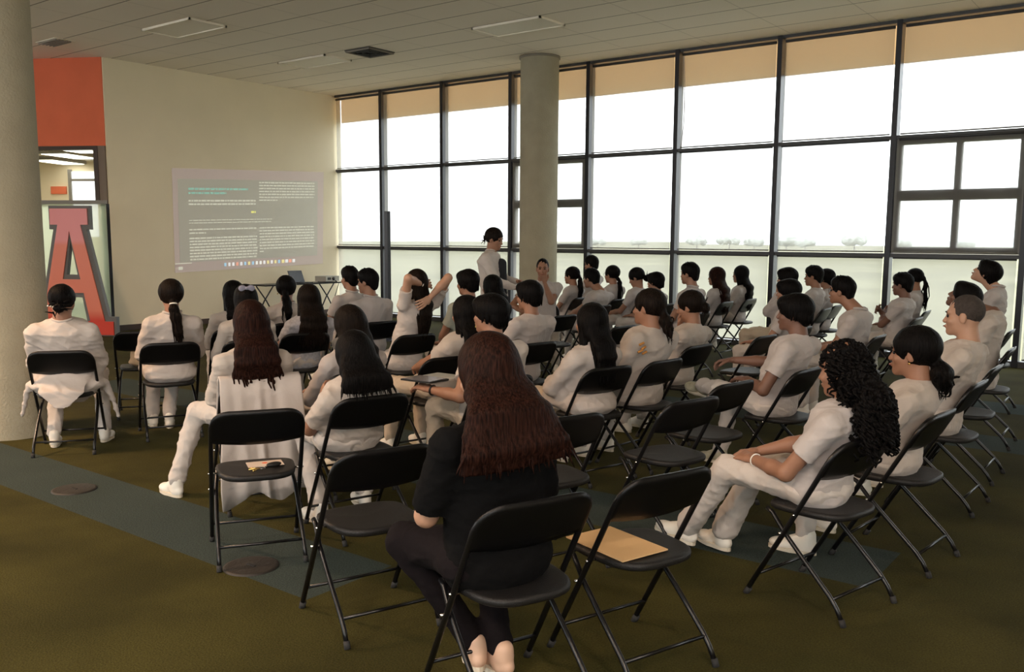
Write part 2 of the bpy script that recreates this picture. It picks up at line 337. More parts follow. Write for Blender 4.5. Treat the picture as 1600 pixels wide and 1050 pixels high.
def wrinkle(V, Fc, amp, fr, seed, sc=(1, 1, 1)):
    rs = np.random.RandomState(seed); P = V*np.array(sc); d = np.zeros(len(V))
    for i in range(5):
        k = rs.normal(size=3); k = k/np.linalg.norm(k)*fr*(.6+.35*i); k2 = rs.normal(size=3)*fr*.4
        d += (1-np.abs(np.sin(P@k+1.6*np.sin(P@k2+rs.rand()*6)+rs.rand()*6)))**2/(1+.5*i)-.3
    return V+vnormals(V, Fc)*(d*amp)[:, None]
def join(parts):
    V = []; Fc = []; n = 0
    for v, f in parts:
        v = np.asarray(v, float); V.append(v); Fc += [tuple(int(i)+n for i in q) for q in f]; n += len(v)
    return np.concatenate(V), Fc

# ------------------------------------------------------------------ folding chair
def make_chair():
    root = empty('folding_chair', cat='chair')
    fy = lambda z: .25-.43*(z/.775)          # side view of the sloping front frame
    pts = [(-.222, fy(0), .012), (-.222, fy(.35), .35), (-.222, fy(.66), .66)]
    pts += [(x, fy(z), z) for x, z in ((-.222, .69), (-.215, .722), (-.197, .747), (-.168, .764), (-.13, .768))]+[(0, fy(.768), .768)]
    pts += [(-p[0], p[1], p[2]) for p in pts[-2::-1]]
    MB().tube(pts, .0115, 10).obj('front_frame', M['black_metal'], root, True)
    # backrest, a slightly curved panel that wraps the top of the frame
    xs = np.concatenate([np.linspace(-.232, -.14, 9), np.linspace(-.12, .12, 9), np.linspace(.14, .232, 9)]); nv = 8; mb = MB(); V = []
    for side in (0, 1):
        for x in xs:
            e = max(0, abs(x)-.142); zt = .695+math.sqrt(max(0, .09**2-e*e))*.99 if e else .785; zb = .613-.022*(1-(x/.232)**2)
            for j in range(nv):
                z = zb+(zt-zb)*j/(nv-1); bow = -.022*(1-(x/.232)**2); edge = .006 if j in (0, nv-1) or abs(x) > .225 else .015
                V.append((x, fy(z)+bow*.6+(-edge if side == 0 else edge), z))
    n = len(xs); Fc = []; o = n*nv
    for i in range(n-1):
        for j in range(nv-1):
            a = i*nv+j; Fc += [(a, a+nv, a+nv+1, a+1), (o+a, o+a+1, o+a+nv+1, o+a+nv)]
    for i in range(n-1): Fc += [(i*nv, o+i*nv, o+(i+1)*nv, (i+1)*nv), (i*nv+nv-1, (i+1)*nv+nv-1, o+(i+1)*nv+nv-1, o+i*nv+nv-1)]
    for j in range(nv-1): Fc += [(j, j+1, o+j+1, o+j), ((n-1)*nv+j, o+(n-1)*nv+j, o+(n-1)*nv+j+1, (n-1)*nv+j+1)]
    link('backrest', V, Fc, M['black_plastic'], root)
    # seat: rounded outline, wider in front, rolled edge and a shallow dish
    m_ = 40; out = []
    for i in range(m_):
        a = 2*PI*i/m_; c, s = math.cos(a), math.sin(a); x = math.copysign(abs(c)**.62, c); y = math.copysign(abs(s)**.62, s)
        out.append((x*(.195+.012*y), y*.20+.015))
    V = []; rings = [(.0, .447), (.5, .448), (.85, .452), (.95, .4535), (.99, .449), (1.0, .441), (.99, .428), (.95, .422), (.90, .430), (.0, .434)]
    for r, z in rings:
        for x, y in out: V.append((x*r, .015+(y-.015)*r, z-.010*(y > .12)*((y-.12)/.09)*r))
    Fc = []
    for i in range(len(rings)-1):
        for j in range(m_): Fc.append((i*m_+j, (i+1)*m_+j, (i+1)*m_+(j+1) % m_, i*m_+(j+1) % m_))
    link('seat', V, Fc, M['seat_plastic'], root)
    for s in (-1, 1):
        leg = MB().tube([(s*.186, .18, .418), (s*.188, .15, .405), (s*.199, .078, .333), (s*.204, -.045, .222), (s*.206, -.165, .112), (s*.207, -.20, .07), (s*.208, -.232, .012)], .0105, 10).obj('rear_leg', M['black_metal'], root, True)
        MB().tube([(s*.208, -.237, 0), (s*.208, -.226, .03)], .0135, 10).obj('foot_cap', M['rubber'], leg, True)
        MB().tube([(s*.222, fy(0)+.003, 0), (s*.222, fy(.03), .032)], .0145, 10).obj('foot_cap', M['rubber'], root, True)
        MB().tube([(s*.196, .078, .333), (s*.238, .078, .333)], .006, 8).obj('bolt', M['chrome'], root, True)
        MB().tube([(s*.19, fy(.43), .432), (s*.238, fy(.43), .432)], .005, 8).obj('bolt', M['chrome'], root, True)
    MB().tube([(-.218, fy(.115), .115), (.218, fy(.115), .115)], .0075, 8).obj('front_crossbar', M['black_metal'], root, True)
    MB().tube([(-.203, -.175, .102), (.203, -.175, .102)], .0075, 8).obj('rear_crossbar', M['black_metal'], root, True)
    return root
CHAIR0 = make_chair(); chair_used = [False]
def place_chair(x, y, th, label, group='black folding chairs set out in rows facing the projection'):
    o = CHAIR0 if not chair_used[0] else copy_tree(CHAIR0); chair_used[0] = True
    o.location = (x, y, 0); o.rotation_euler = (0, 0, math.radians(th)-PI/2); o['label'] = label; o['group'] = group; return o

# ------------------------------------------------------------------ people
def rot(yaw=0., pitch=0., roll=0.):      # columns: right, forward, up of the head. yaw + turns left, pitch + looks up, roll + tilts to the right
    cy, sy = math.cos(yaw), math.sin(yaw); cp, sp = math.cos(pitch), math.sin(pitch); cr, sr = math.cos(roll), math.sin(roll)
    Rz = np.array([[cy, -sy, 0], [sy, cy, 0], [0, 0, 1]]); Rx = np.array([[1, 0, 0], [0, cp, -sp], [0, sp, cp]]); Ry = np.array([[cr, 0, sr], [0, 1, 0], [-sr, 0, cr]])
    return Rz@Rx@Ry
def ik(S, W, l1, l2, pole):
    S = np.array(S, float); W = np.array(W, float); d = np.linalg.norm(W-S); d = min(d, (l1+l2)*.995); u = nrm(W-S); a = (l1*l1-l2*l2+d*d)/(2*d); hgt = math.sqrt(max(0, l1*l1-a*a))
    p = np.array(pole, float); p = nrm(p-u*(p@u)); return S+u*a+p*hgt, S+u*d
def hand(W, d, nb, s, curl, h=.0045, sc=1.):
    d = nrm(d); nb = nrm(np.array(nb, float)-d*(np.array(nb, float)@d)); side = np.cross(d, nb); W = np.array(W, float)
    P = [ec(W-d*.01, W+d*.03*sc, (.026, .020), (.030, .016), side, .012), ec(W+d*.025*sc, W+d*.080*sc, (.031*sc, .015), (.040*sc, .013), side, .012)]
    for off, ln, fan in ((-.031, .060, -.16), (-.0105, .072, -.05), (.0105, .077, .05), (.031, .068, .14)) if s > 0 else ((-.031, .068, -.14), (-.0105, .077, -.05), (.0105, .072, .05), (.031, .060, .16)):
        p = W+d*.084*sc+side*off*sc; a = 0.
        fd = nrm(d+side*fan)
        for q, (fr, r0, r1) in enumerate(((.45, .0098, .0090), (.32, .0090, .0083), (.23, .0083, .0070))):
            a += curl*(.75, .9, .6)[q]; v = fd*math.cos(a)-nb*math.sin(a); p2 = p+v*ln*fr*sc*1.05; P.append(rc(p, p2, r0*sc, r1*sc, .0045)); p = p2
    t0 = W+d*.022*sc+side*s*.024*sc; t1 = t0+(d*.62+side*s*.62-nb*.35)*.042*sc; t2 = t1+(d*.9+side*s*.15-nb*.35*(1+curl))*.032*sc
    P += [rc(t0, t1, .0145*sc, .0115*sc, .010), rc(t1, t2, .0112*sc, .009*sc, .005)]
    return mesh_sdf(P, h)
def locks(rs, starts, ends, mids=None, r0=.006, r1=.0012, seg=7, wav=0., n=5, freq=3.):
    out = []
    for i in range(len(starts)):
        a, b = np.array(starts[i]), np.array(ends[i]); m = (a+b)/2 if mids is None else np.array(mids[i]); ph = rs.rand()*6; ph2 = rs.rand()*6; f = freq*(.8+.4*rs.rand()); P = []
        for t in np.linspace(0, 1, seg):
            p = a*(1-t)**2+2*m*t*(1-t)+b*t*t; P.append(p+wav*np.array([math.cos(ph+t*f*2*PI), math.sin(ph+t*f*2*PI), .3*math.sin(ph2+t*f*PI)])*min(1, t*3))
        rr = r0+(r1-r0)*np.linspace(0, 1, seg)**1.8; out.append(tube(P, rr, n))
    return out
def person(pid, pos, st):
    cx, cy, th, hx, hy, hz = pos; t = math.radians(th); f2 = np.array([math.cos(t), math.sin(t)]); r2_ = np.array([f2[1], -f2[0]])
    stand = st.get('stand', False); off = np.array([hx-cx, hy-cy]); top = V3(off@r2_, off@f2, hz)
    near = st.get('near', 1); hh = (.0045, .006, .0075)[2-near]; hb = (.008, .010, .013)[2-near]
    B = st.get('w', 1.0); s = st.get('s', 1.0)
    root = empty('person', (cx, cy, 0), t-PI/2, label=st['label'], cat='person', group=st.get('group'))
    Rh = rot(math.radians(st.get('yaw', 0)), math.radians(st.get('pitch', 0)), math.radians(st.get('roll', 0)))
    hr, hf, hu = Rh[:, 0], Rh[:, 1], Rh[:, 2]; hs = st.get('hs', 1.0)
    Hc = top-hu*.128*hs; H_ = lambda x, y, z: Hc+(hr*x+hf*y+hu*z)*hs
    HA = Rh.T
    Nb = Hc-V3(0, 0, .150)*s+V3(0, -.03, 0)-hf*.015-hu*.0; Nb = Nb+V3(*st.get('nb', (0, 0, 0)))
    if stand: pel = V3(top[0]*.6, -.03+st.get('px', 0), .97*s)
    else: pel = V3(.35*Nb[0], .035+st.get('py', 0)+max(0, B-1)*.09, .545)
    up_ = nrm(Nb-pel); c1 = pel+(Nb-pel)*.38+V3(0, (.025 if not stand else -.02)+st.get('curve', 0), 0); c2 = pel+(Nb-pel)*.74+V3(0, (.012 if not stand else -.03)+st.get('curve', 0)+max(0, B-1)*.05, 0)
    sw = st.get('sw', .172)*s; X = V3(math.cos(math.radians(st.get('ty', 0))), math.sin(math.radians(st.get('ty', 0))), 0)
    sho = st.get('sho', 0); S = {-1: Nb-X*sw-V3(0, .005, .078-st.get('shl', sho)), 1: Nb+X*sw-V3(0, .005, .078-st.get('shr', sho))}
    l1, l2 = .285*s, .255*s
    # arms
    A = {}
    arms = st.get('arms', 'lap')
    dflt = {'lap': (((-.10, .30, .615), (-.5, -.2, -.6), (.1, 1, -.15), (0, .2, 1), .45), ((.10, .30, .615), (.5, -.2, -.6), (-.1, 1, -.15), (0, .2, 1), .45)),
            'phone': (((-.06, .27, .72), (-.6, -.2, -.8), (.2, .8, .35), (-.9, .1, .2), .7), ((.06, .27, .72), (.6, -.2, -.8), (-.2, .8, .35), (.9, .1, .2), .7)),
            'clasp': (((-.07, .33, .64), (-.7, -.2, -.6), (.6, .8, -.1), (-.2, .3, 1), .7), ((.07, .33, .66), (.7, -.2, -.6), (-.6, .8, -.1), (.2, .3, 1), .7)),
            'crossed': (((.06, .19, .83), (-.8, .1, -.7), (1, .15, .1), (0, 1, .1), .4), ((-.06, .22, .86), (.8, .1, -.7), (-1, .1, .05), (0, 1, .2), .4)),
            'stand': (((-.06, .24, 1.12), (-.6, -.5, -.6), (.5, .8, .1), (-.3, .2, 1), .6), ((.08, .26, 1.05), (.6, -.5, -.6), (-.5, .8, .1), (.3, .2, 1), .6))}
    if isinstance(arms, str): al, ar = dflt[arms]
    else: al, ar = arms[0] or dflt['lap'][0], arms[1] or dflt['lap'][1]
    for sd, a in ((-1, al), (1, ar)):
        if a == 'chin': W_c = H_(sd*.03, .085, -.165); a = (tuple(W_c), (sd*.5, .1, -.9), (-sd*.15, .15, 1), (0, 1, -.1), .9)
        W = V3(*a[0])
        if a is dflt['lap'][0] or a is dflt['lap'][1] or arms in ('phone', 'clasp', 'crossed'): W = W+V3(Nb[0]*.5, max(0, Nb[1])*.4, 0)
        E_, W_ = ik(S[sd], W, l1, l2, a[1]); A[sd] = (S[sd], E_, W_, a[2], a[3], a[4])
    # legs
    if stand: L = {-1: ((-.085, .0, .93*s), (-.10, .03, .50*s), (-.11, -.02, .09)), 1: ((.085, .0, .93*s), (.10, .04, .50*s), (.11, .0, .09))}
    else:
        kk = st.get('legs') or ((-.13, .43, .515), (-.13, .44, .085), (.13, .43, .515), (.13, .44, .085))
        L = {-1: ((pel[0]-.088, pel[1]+.03, .53), kk[0], kk[1]), 1: ((pel[0]+.088, pel[1]+.03, .53), kk[2], kk[3])}
    # ---- body: head, neck, torso, arms, legs and hands
    hd = [ell(H_(0, -.012, .035), V3(.076, .096, .092)*hs, HA), ell(H_(0, .035, -.045), V3(.060, .058, .068)*hs, HA, .03), sph(H_(0, .072, -.098), .020*hs, .03),
          rc(H_(0, .088, .0), H_(0, .103, -.033), .008, .0125, .012), ell(H_(0, .080, .022), V3(.052, .014, .012)*hs, HA, .02),
          ell(H_(.030, .100, .001), V3(.017, .016, .011)*hs, HA, .008, True), ell(H_(-.030, .100, .001), V3(.017, .016, .011)*hs, HA, .008, True),
          ell(H_(.045, .062, -.03), V3(.022, .020, .020), HA, .02), ell(H_(-.045, .062, -.03), V3(.022, .020, .020), HA, .02),
          ell(H_(0, .094, -.060), V3(.022, .010, .005), HA, .005), ell(H_(0, .092, -.070), V3(.019, .010, .006), HA, .005),
          ell(H_(.076, -.004, -.008), V3(.009, .020, .031), HA, .006), ell(H_(-.076, -.004, -.008), V3(.009, .020, .031), HA, .006),
          rc(H_(0, -.022, -.05), Nb-V3(0, .0, .03), .052*B**.5, .060*B**.5, .035)]
    parts = [mesh_sdf(hd, hh)]
    bd = [ec(Nb-V3(0, .0, .06), Nb+V3(0, 0, .0), (.075, .045), (.050, .045), X, .03), ec(c2, Nb-V3(0, 0, .09), (.135*B, .085*B), (.10, .055), X, .04),
          ec(c1, c2, (.115*B, .08*B), (.135*B, .09*B), X, .05), ec(pel, c1, (.14*B, .09*B), (.115*B, .08*B), X, .05)]
    for sd in (-1, 1):
        Sx, E_, W_ = A[sd][:3]; bd += [rc(Nb-V3(0, 0, .075), Sx, .035, .040, .03), rc(Sx, E_, .043*B**.7, .037*B**.5, .02), rc(E_, E_*.6+W_*.4, .037*B**.5, .036*B**.5, .015), rc(E_*.6+W_*.4, W_, .036*B**.5, .0235, .015)]
        hp, kn, an = L[sd]; bd += [rc(hp, kn, .065*B, .038, .03), rc(kn, V3(*an)*.4+V3(*kn)*.6, .038, .040, .02), rc(V3(*an)*.4+V3(*kn)*.6, an, .040, .030, .02)]
    parts.append(mesh_sdf(bd, .010 if near > 1 else .013))
    for sd in (-1, 1):
        parts.append(hand(A[sd][2], A[sd][3], A[sd][4], -sd, A[sd][5], .0045 if near > 0 else .006, s*.98))
    body = link('body', *join(parts), M[st.get('skin', 'skin')], root)
    # ---- top
    kind = st.get('top', 'tee'); g = {'tee': .016, 'coat': .024}[kind]; tm = M[st.get('topm', 'white_cloth' if kind == 'tee' else 'coat_cloth')]
    hem = pel-nrm(c1-pel)*.02
    tp = []
    for sd in (-1, 1):
        Sx, E_, W_ = A[sd][:3]
        if kind == 'tee' and not st.get('long'):
            q = st.get('slv', .62); dd = nrm(E_-Sx); cutc = Sx+(E_-Sx)*q
            tp += [rc(Sx, Sx+(E_-Sx)*(q+.15), .053*B**.7+g*.5, .047*B**.5+g, .02), cyl(cutc, cutc+dd*.16, .1)]
        else:
            tp += [rc(Sx, E_, .052*B**.7+g*.6, .044*B**.5+g*.8, .02), rc(E_, W_+(E_-W_)*.12, .044*B**.5+g*.8, .030+g*.7, .02)]
    tp += [ec(Nb-V3(0, .005, .055), Nb-V3(0, .008, .028), (.11+g*.5, .070+g*.3), (.062, .058), X, .05), ec(c2, Nb-V3(0, 0, .07), (.150*B+g, .10*B+g), (.13+g, .078+g*.5), X, .05),
          ec(c1, c2, (.135*B+g, .10*B+g), (.150*B+g, .105*B+g), X, .05), ec(hem, c1, (.172*B+g, .118*B+g), (.135*B+g, .10*B+g), X, .05)]
    for sd in (-1, 1): tp += [rc(Nb-V3(0, 0, .055), A[sd][0], .046+g*.3, .047+g*.45, .04)]
    if kind == 'coat' and not stand:   # skirt of the coat spread on the seat and over the lap
        tp += [ell((pel[0], -.03+max(0, B-1)*.08, .50), (.20*B, .13, .075), None, .05)]
        for sd in (-1, 1): tp += [ec((sd*.10, .0, .53), (sd*.125, .25, .535), (.105, .085), (.10, .075), (1, 0, 0), .04)]
        if st.get('tail'):
            q = st['tail']; tp += [ec((0, -.06, .56), (0, -.17, .485), (.17, .045), (.165, .028), (1, 0, 0), .03), ec((0, -.19, .47), (0, -.215, q[0]+.03), (.165, .024), (.06, .016), (1, 0, 0), .02)]
            tp += [rc((-.20*B, .05, .50), (-.255*B, .10, .26), .035, .02, .04), rc((.20*B, .06, .50), (.25*B, .14, .22), .035, .02, .04)]
    if kind == 'coat' and stand:
        tp += [ec((pel[0], -.02, .62*s), pel, (.20*B, .13*B), (.16*B, .12*B), X, .05)]
    V, Fc = mesh_sdf(tp, hb); V = wrinkle(V, Fc, (.0060 if kind == 'tee' else .0075)*st.get('wr', 1), 15, pid, (1, 1, 1.7)); V = wrinkle(V, Fc, .0025, 38, pid+3, (1, 1, 1.4))
    link('lab_coat' if kind == 'coat' else 'shirt', V, Fc, tm, root)
    if kind == 'coat' or st.get('collar'):
        a = np.linspace(0, 2*PI, 15); MB().tube([Nb+V3(math.cos(q)*.068, math.sin(q)*.062, .020+.008*math.cos(q*2)) for q in a], .010, 8, False).obj('collar', tm, body if False else root, True)
    # ---- trousers
    tq = [ec(pel+V3(0, 0, .03), pel-V3(0, -.01, .02), (.165*B, .115*B), (.185*B, .125*B), (1, 0, 0), .05)]
    if not stand: tq.append(ell((pel[0], pel[1]+.02, .515), (.185*B, .15, .072), None, .05))
    for sd in (-1, 1):
        hp, kn, an = map(np.array, L[sd]); fl = st.get('flare', .062); lo_ = an+(kn-an)*st.get('cuff', .06)
        tq += [rc(hp, kn, .092*B, .070, .03), rc(kn, lo_, .069, fl, .03)]
    V, Fc = mesh_sdf(tq, hb); V = wrinkle(V, Fc, .0085*st.get('wr', 1), 17, pid+50); V = wrinkle(V, Fc, .003, 40, pid+51)
    V[:, 2] = np.where(V[:, 2] < .014, .014+.0*V[:, 2], V[:, 2])
    tr = link('trousers', V, Fc, M[st.get('trm', 'trouser')], root)
    # ---- shoes
    for i, sd in enumerate((-1, 1)):
        an = np.array(L[sd][2]); fd = nrm(st.get('feet', ((-.12, 1, 0), (.12, 1, 0)))[i]); sh = shoe_for(st.get('shoes', 'shoe'), root)
        upv = nrm(st.get('feetup', ((0, 0, 1), (0, 0, 1)))[i]); upv = nrm(upv-fd*(upv@fd)); sdv = np.cross(fd, upv); o3 = an-upv*.085
        sh.matrix_local = Matrix(((sdv[0], fd[0], upv[0], o3[0]), (sdv[1], fd[1], upv[1], o3[1]), (sdv[2], fd[2], upv[2], o3[2]), (0, 0, 0, 1)))
    # ---- hair
    hair(st, root, pid, H_, HA, hs, Nb, pel, c1, c2, B, hh)
    if st.get('face', 0):
        for q in (-1, 1):
            V, Fc = tube([H_(q*.030, .078, .0), H_(q*.030, .088, .0), H_(q*.030, .0915, .0)], [.010, .0085, .002], 8); link('eye', V, Fc, M['eye'], root)
            V, Fc = tube([H_(q*.014, .096, .021), H_(q*.030, .096, .026), H_(q*.047, .084, .021)], [.003, .004, .002], 6); link('eyebrow', V, Fc, M['hair'], root)
        V, Fc = tube([H_(-.022, .098, -.066), H_(0, .106, -.065), H_(.022, .098, -.066)], [.002, .0055, .002], 6); link('mouth', V, Fc, M['lip'], root)
    for ex in st.get('extra', ()): ex(root, H_, Nb, A, S, L)
    return root
SHOES = {}
def shoe_for(kind, parent):
    if kind not in SHOES:
        V, Fc = mesh_sdf([ell((0, -.01, .040), (.036, .058, .040)), ell((0, .115, .032), (.044, .075, .032)), rc((0, -.01, .085), (0, .08, .050), .036, .030, .02), rc((0, -.02, .075), (0, -.02, .10), .037, .036, .01)], .006)
        me = link('shoe', V, Fc, M[{'shoe': 'shoe', 'canvas': 'canvas_shoe', 'tan': 'tan_shoe', 'black': 'black_cloth'}[kind]])
        mb = MB(); k = 24; ol = [(math.copysign(abs(math.cos(a))**.8, math.cos(a))*(.044 if math.sin(a) > 0 else .037), .065+.128*math.sin(a)) for a in np.arange(k)*2*PI/k]
        mb.prism(ol, .018, (0, 0, 0), (1, 0, 0), (0, 1, 0), (0, 0, 1)); so = mb.obj('sole', M['sole'])
        SHOES[kind] = [me.data, so.data]; bpy.data.objects.remove(me); bpy.data.objects.remove(so)
    a = bpy.data.objects.new('shoe', SHOES[kind][0]); b = bpy.data.objects.new('sole', SHOES[kind][1]); COL.objects.link(a); COL.objects.link(b); a.parent = parent; b.parent = a
    return a
def hair(st, root, pid, H_, HA, hs, Nb, pel, c1, c2, B, hh):
    style = st.get('hair', 'short'); hm = M[st.get('hairm', 'hair')]; rs = np.random.RandomState(pid*7+1); L_ = st.get('L', .35); hw = st.get('hw', 1.)
    ear = [ell(H_(q*.092, .016, -.030), V3(.030, .030, .042), HA, .008, True) for q in (-1, 1)]
    face = [ell(H_(0, .135, -.040), V3(.074, .085, .098)*hs, HA, .010, True)]
    neckcut = [ell(H_(0, .005, -.125), V3(.12, .12, .070), HA, .010, True)]
    cap = [ell(H_(0, -.020, .036), V3(.096, .114, .104)*hs*(1+.25*(min(hw, 1.2)-1)), HA, .02)]
    def backpt(z):       # a point just behind the back at height z
        t = np.clip((z-pel[2])/(Nb[2]-pel[2]), 0, 1); c = pel*(1-t)+Nb*t+V3(0, .02, 0)*math.sin(t*PI)
        return V3(c[0], c[1]-(.115+.02*math.sin(t*PI))*B*(1 if t < .85 else (1-(t-.85)*2.2))-.02, z)
    parts = []; pr = []
    if style == 'crop': pr = [ell(H_(0, -.017, .037), V3(.080, .100, .096)*hs, HA, .02)]+face+ear+neckcut
    elif style == 'short':
        pr = [ell(H_(0, -.018, .038), V3(.089, .109, .101)*hs, HA, .02), ell(H_(0, .010, .072), V3(.084, .096, .068)*hs, HA, .02), ell(H_(0, -.078, -.025), V3(.066, .036, .060)*hs, HA, .02)]+face+ear
        st_, en = [], []
        for i in range(46): a = rs.rand()*2*PI; b = .25+rs.rand()*.9; x, y, z = math.cos(a)*math.sin(b), math.sin(a)*math.sin(b), math.cos(b); p = (x*.082, -.012+y*.098, .045+z*.090); st_.append(H_(*p)); en.append(H_(p[0]*1.1, p[1]*1.08+.018, p[2]*1.06+.006))
        parts += locks(rs, st_, en, r0=.010, r1=.002, seg=4)
    elif style == 'bowl':
        pr = [ell(H_(0, -.018, .034), V3(.100, .119, .103)*hs, HA, .02), ell(H_(0, .055, .068), V3(.075, .058, .048)*hs, HA, .02), ell(H_(0, -.075, -.030), V3(.074, .044, .062)*hs, HA, .02)]+[ell(H_(0, .145, -.06), V3(.085, .085, .095)*hs, HA, .01, True)]
        st_, en = [], []
        for i in range(70): a = PI*(.95+1.1*rs.rand()) if i % 3 else rs.rand()*2*PI; st_.append(H_(math.cos(a)*.085, -.015+math.sin(a)*.104, .05)); en.append(H_(math.cos(a)*.092, -.015+math.sin(a)*.104, -.03-.02*rs.rand()-.03*max(0, -math.sin(a)) if math.sin(a) < .3 else .03))
        parts += locks(rs, st_, en, r0=.012, r1=.003, seg=4)
    elif style in ('long', 'wavy', 'bob', 'curly'):
        zt = H_(0, 0, 0)[2]; zb = zt-L_; yh = H_(0, -.062, 0)[1]; ye = min(backpt(zb)[1], yh-.02); smin = lambda a, b: -math.log(math.exp(-a*50)+math.exp(-b*50))/50; back = lambda z: V3(backpt(z)[0]*.5+H_(0, 0, 0)[0]*.5, smin(yh+(ye-yh)*min(1.1, max(0, (zt-z)/(zt-zb)))**.8, backpt(z)[1]) if z < Nb[2]+.05 else yh+(ye-yh)*min(1.1, max(0, (zt-z)/(zt-zb)))**.8, z)
        zz = np.linspace(zt+.0, zb, 6); pts = [H_(0, -.045, -.01)]+[back(z) for z in zz[1:]]; wd = [.088*hw]+[(.092-.003*i)*hw*(1+(st.get('spread', 1.)-1)*i/2.5) for i in range(1, 6)]; tk = [.062, .050, .042, .036, .028, .016] if style != 'curly' else [.09, .085, .08, .07, .06, .04]
        pr = cap+[ell(H_(0, -.035, .0), V3(.090*hw, .082, .090), HA, .03)]
        for i in range(5): pr.append(ec(pts[i], pts[i+1], (wd[i], tk[i]), (wd[i+1], tk[i+1]), (1, 0, 0), .035))
        for q in (-1, 1): pr.append(ec(H_(q*.070, .0, .01), H_(q*.078, -.03, -.15), (.020, .045), (.022, .035), HA[0], .025))
        pr += face
        n_ = {'long': 80, 'wavy': 90, 'bob': 90, 'curly': 420}[style]; st_, en, md = [], [], []
        for i in range(n_):
            u = rs.uniform(-1, 1); 
            if style == 'curly':
                tt = rs.rand(); p = pts[0]+(pts[5]-pts[0])*tt if tt > 0 else pts[0]; k_ = int(min(4, tt*5)); fr = tt*5-k_; p = pts[k_]*(1-fr)+pts[k_+1]*fr; wv = wd[k_]
                if i < 170: a = rs.rand()*2*PI; b = rs.rand()*1.7; v = V3(math.cos(a)*math.sin(b)*.088, -.02+math.sin(a)*math.sin(b)*.105, .035+math.cos(b)*.098); 
                if i < 170:
                    if v[1] > .03 and v[2] < .08: v[1] = -.03
                    s0 = H_(*v); e0 = s0+(s0-H_(0, -.01, .02))*.12-V3(0, 0, .07)
                else: aa = rs.uniform(-PI, 0) if i % 4 else rs.uniform(-PI, PI); s0 = p+V3(math.cos(aa)*wv*1.02, math.sin(aa)*.075, .02); e0 = s0+V3(math.cos(aa)*.02, math.sin(aa)*.02, -.09-.05*rs.rand())
                st_.append(s0); en.append(e0); md.append((s0+e0)/2); continue
            z0 = rs.uniform(.15, .7) if style != 'bob' else .5; k_ = int(z0*5); s0 = pts[k_]+V3(u*wd[k_]*.9, -tk[k_]*.15*math.sqrt(1-u*u), 0)
            e0 = back(zb-rs.uniform(-.02, st.get('rag', .06)))+V3(u*wd[5]*(1.0+.12*rs.randn()), -.006-.016*rs.rand(), 0); st_.append(s0); en.append(e0); md.append((s0+e0)/2+V3(u*.012, -.02, 0))
        parts += locks(rs, st_, en, md, r0=.0085 if style != 'curly' else .008, r1=.0014 if style != 'curly' else .004, seg=8 if style != 'curly' else 12, wav={'long': .002, 'wavy': .011, 'bob': .001, 'curly': .013}[style], n=5, freq=1.6 if style != 'curly' else 2.6)
    elif style == 'pony':
        kz = st.get('kz', -.005); pr = cap+[sph(H_(0, -.110, kz), .026, .02)]+face+ear+neckcut
        zt = H_(0, -.13, kz)[2]; p0 = H_(0, -.125, kz); pts = [p0, p0+V3(0, -.02, -.05)]
        for q in (.35, .7, 1.): z = zt-L_*q; b = backpt(z); pts.append(V3(p0[0]*.7+b[0]*.3+st.get('ptx', 0)*q, min(b[1], p0[1]-.0) if z < Nb[2]+.02 else p0[1]-.015, z))
        rr = [.024, .032*hw, .036*hw, .030*hw, .010]
        for i in range(4): pr.append(ec(pts[i], pts[i+1], (rr[i], rr[i]*.8), (rr[i+1], rr[i+1]*.8), (1, 0, 0), .02))
        st_ = [pts[1]+V3(*rs.normal(size=3))*.012 for i in range(34)]; en = [pts[4]+V3(rs.normal()*.016, rs.normal()*.010, -rs.uniform(-.06, .05)) for i in range(34)]; md = [pts[2]*.5+pts[3]*.5+V3(*rs.normal(size=3))*.034*hw for i in range(34)]
        parts += locks(rs, st_, en, md, r0=.008, r1=.0015, seg=7, wav=.004)
    elif style == 'bun':
        kz = st.get('kz', -.005); pr = cap+[ell(H_(0, -.128, kz), V3(.040, .032, .038)*st.get('bs', 1.), HA, .012)]+face+ear+neckcut
        st_ = [H_(rs.normal()*.02, -.128, kz+rs.normal()*.02) for i in range(26)]; en = [q+V3(*rs.normal(size=3))*.028 for q in st_]; parts += locks(rs, st_, en, r0=.007, r1=.002, seg=4)
    V, Fc = mesh_sdf(pr, max(hh, .005)); V = wrinkle(V, Fc, .0013, 80, pid+9, (1, 1, .06)) if style != 'curly' else wrinkle(wrinkle(V, Fc, .012, 42, pid+9), Fc, .006, 85, pid+8)
    return link('hair', *join([(V, Fc)]+parts), hm, root)
# ------------------------------------------------------------------ the room
HC = 4.56; X0 = 1.369; DX = 1.646; T1 = 3.015; T2 = 1.42
def struct(o, **k): o['kind'] = 'structure'; return o
struct(MB().box(-12, -22, -.2, 22, .12, 0).obj('floor', M['carpet']))
struct(MB().box(-14, -22, HC, 22, .12, HC+.25).obj('ceiling', M['ceiling']))
struct(MB().box(-.28, -5.07, 0, 0, .12, HC).obj('wall_screen', M['wall']))
struct(MB().box(0, -5.05, 0, .014, -.02, .10).obj('baseboard_screen', M['base']))
struct(MB().box(-14, -22.2, 0, 22, -22, .9).box(-14, -22.2, 4.1, 22, -22, HC).box(-14, -22.2, .9, 1, -22, 4.1).obj('wall_back', M['wall']))
for k in range(7):  # unseen windows added in the back wall to fill the room with daylight
    n_ = empty('window_%d' % (k+20), (1+3*k, -22, 0), kind='structure'); MB().box(0, -.15, .9, .1, .02, 4.1).box(2.9, -.15, .9, 3, .02, 4.1).box(.1, -.15, .9, 2.9, .02, .98).box(.1, -.15, 4.02, 2.9, .02, 4.1).obj('window_frame', M['mullion'], n_)
    MB().box(.1, -.1, .98, 2.9, -.09, 4.02).obj('window_pane', M['glass'], n_)
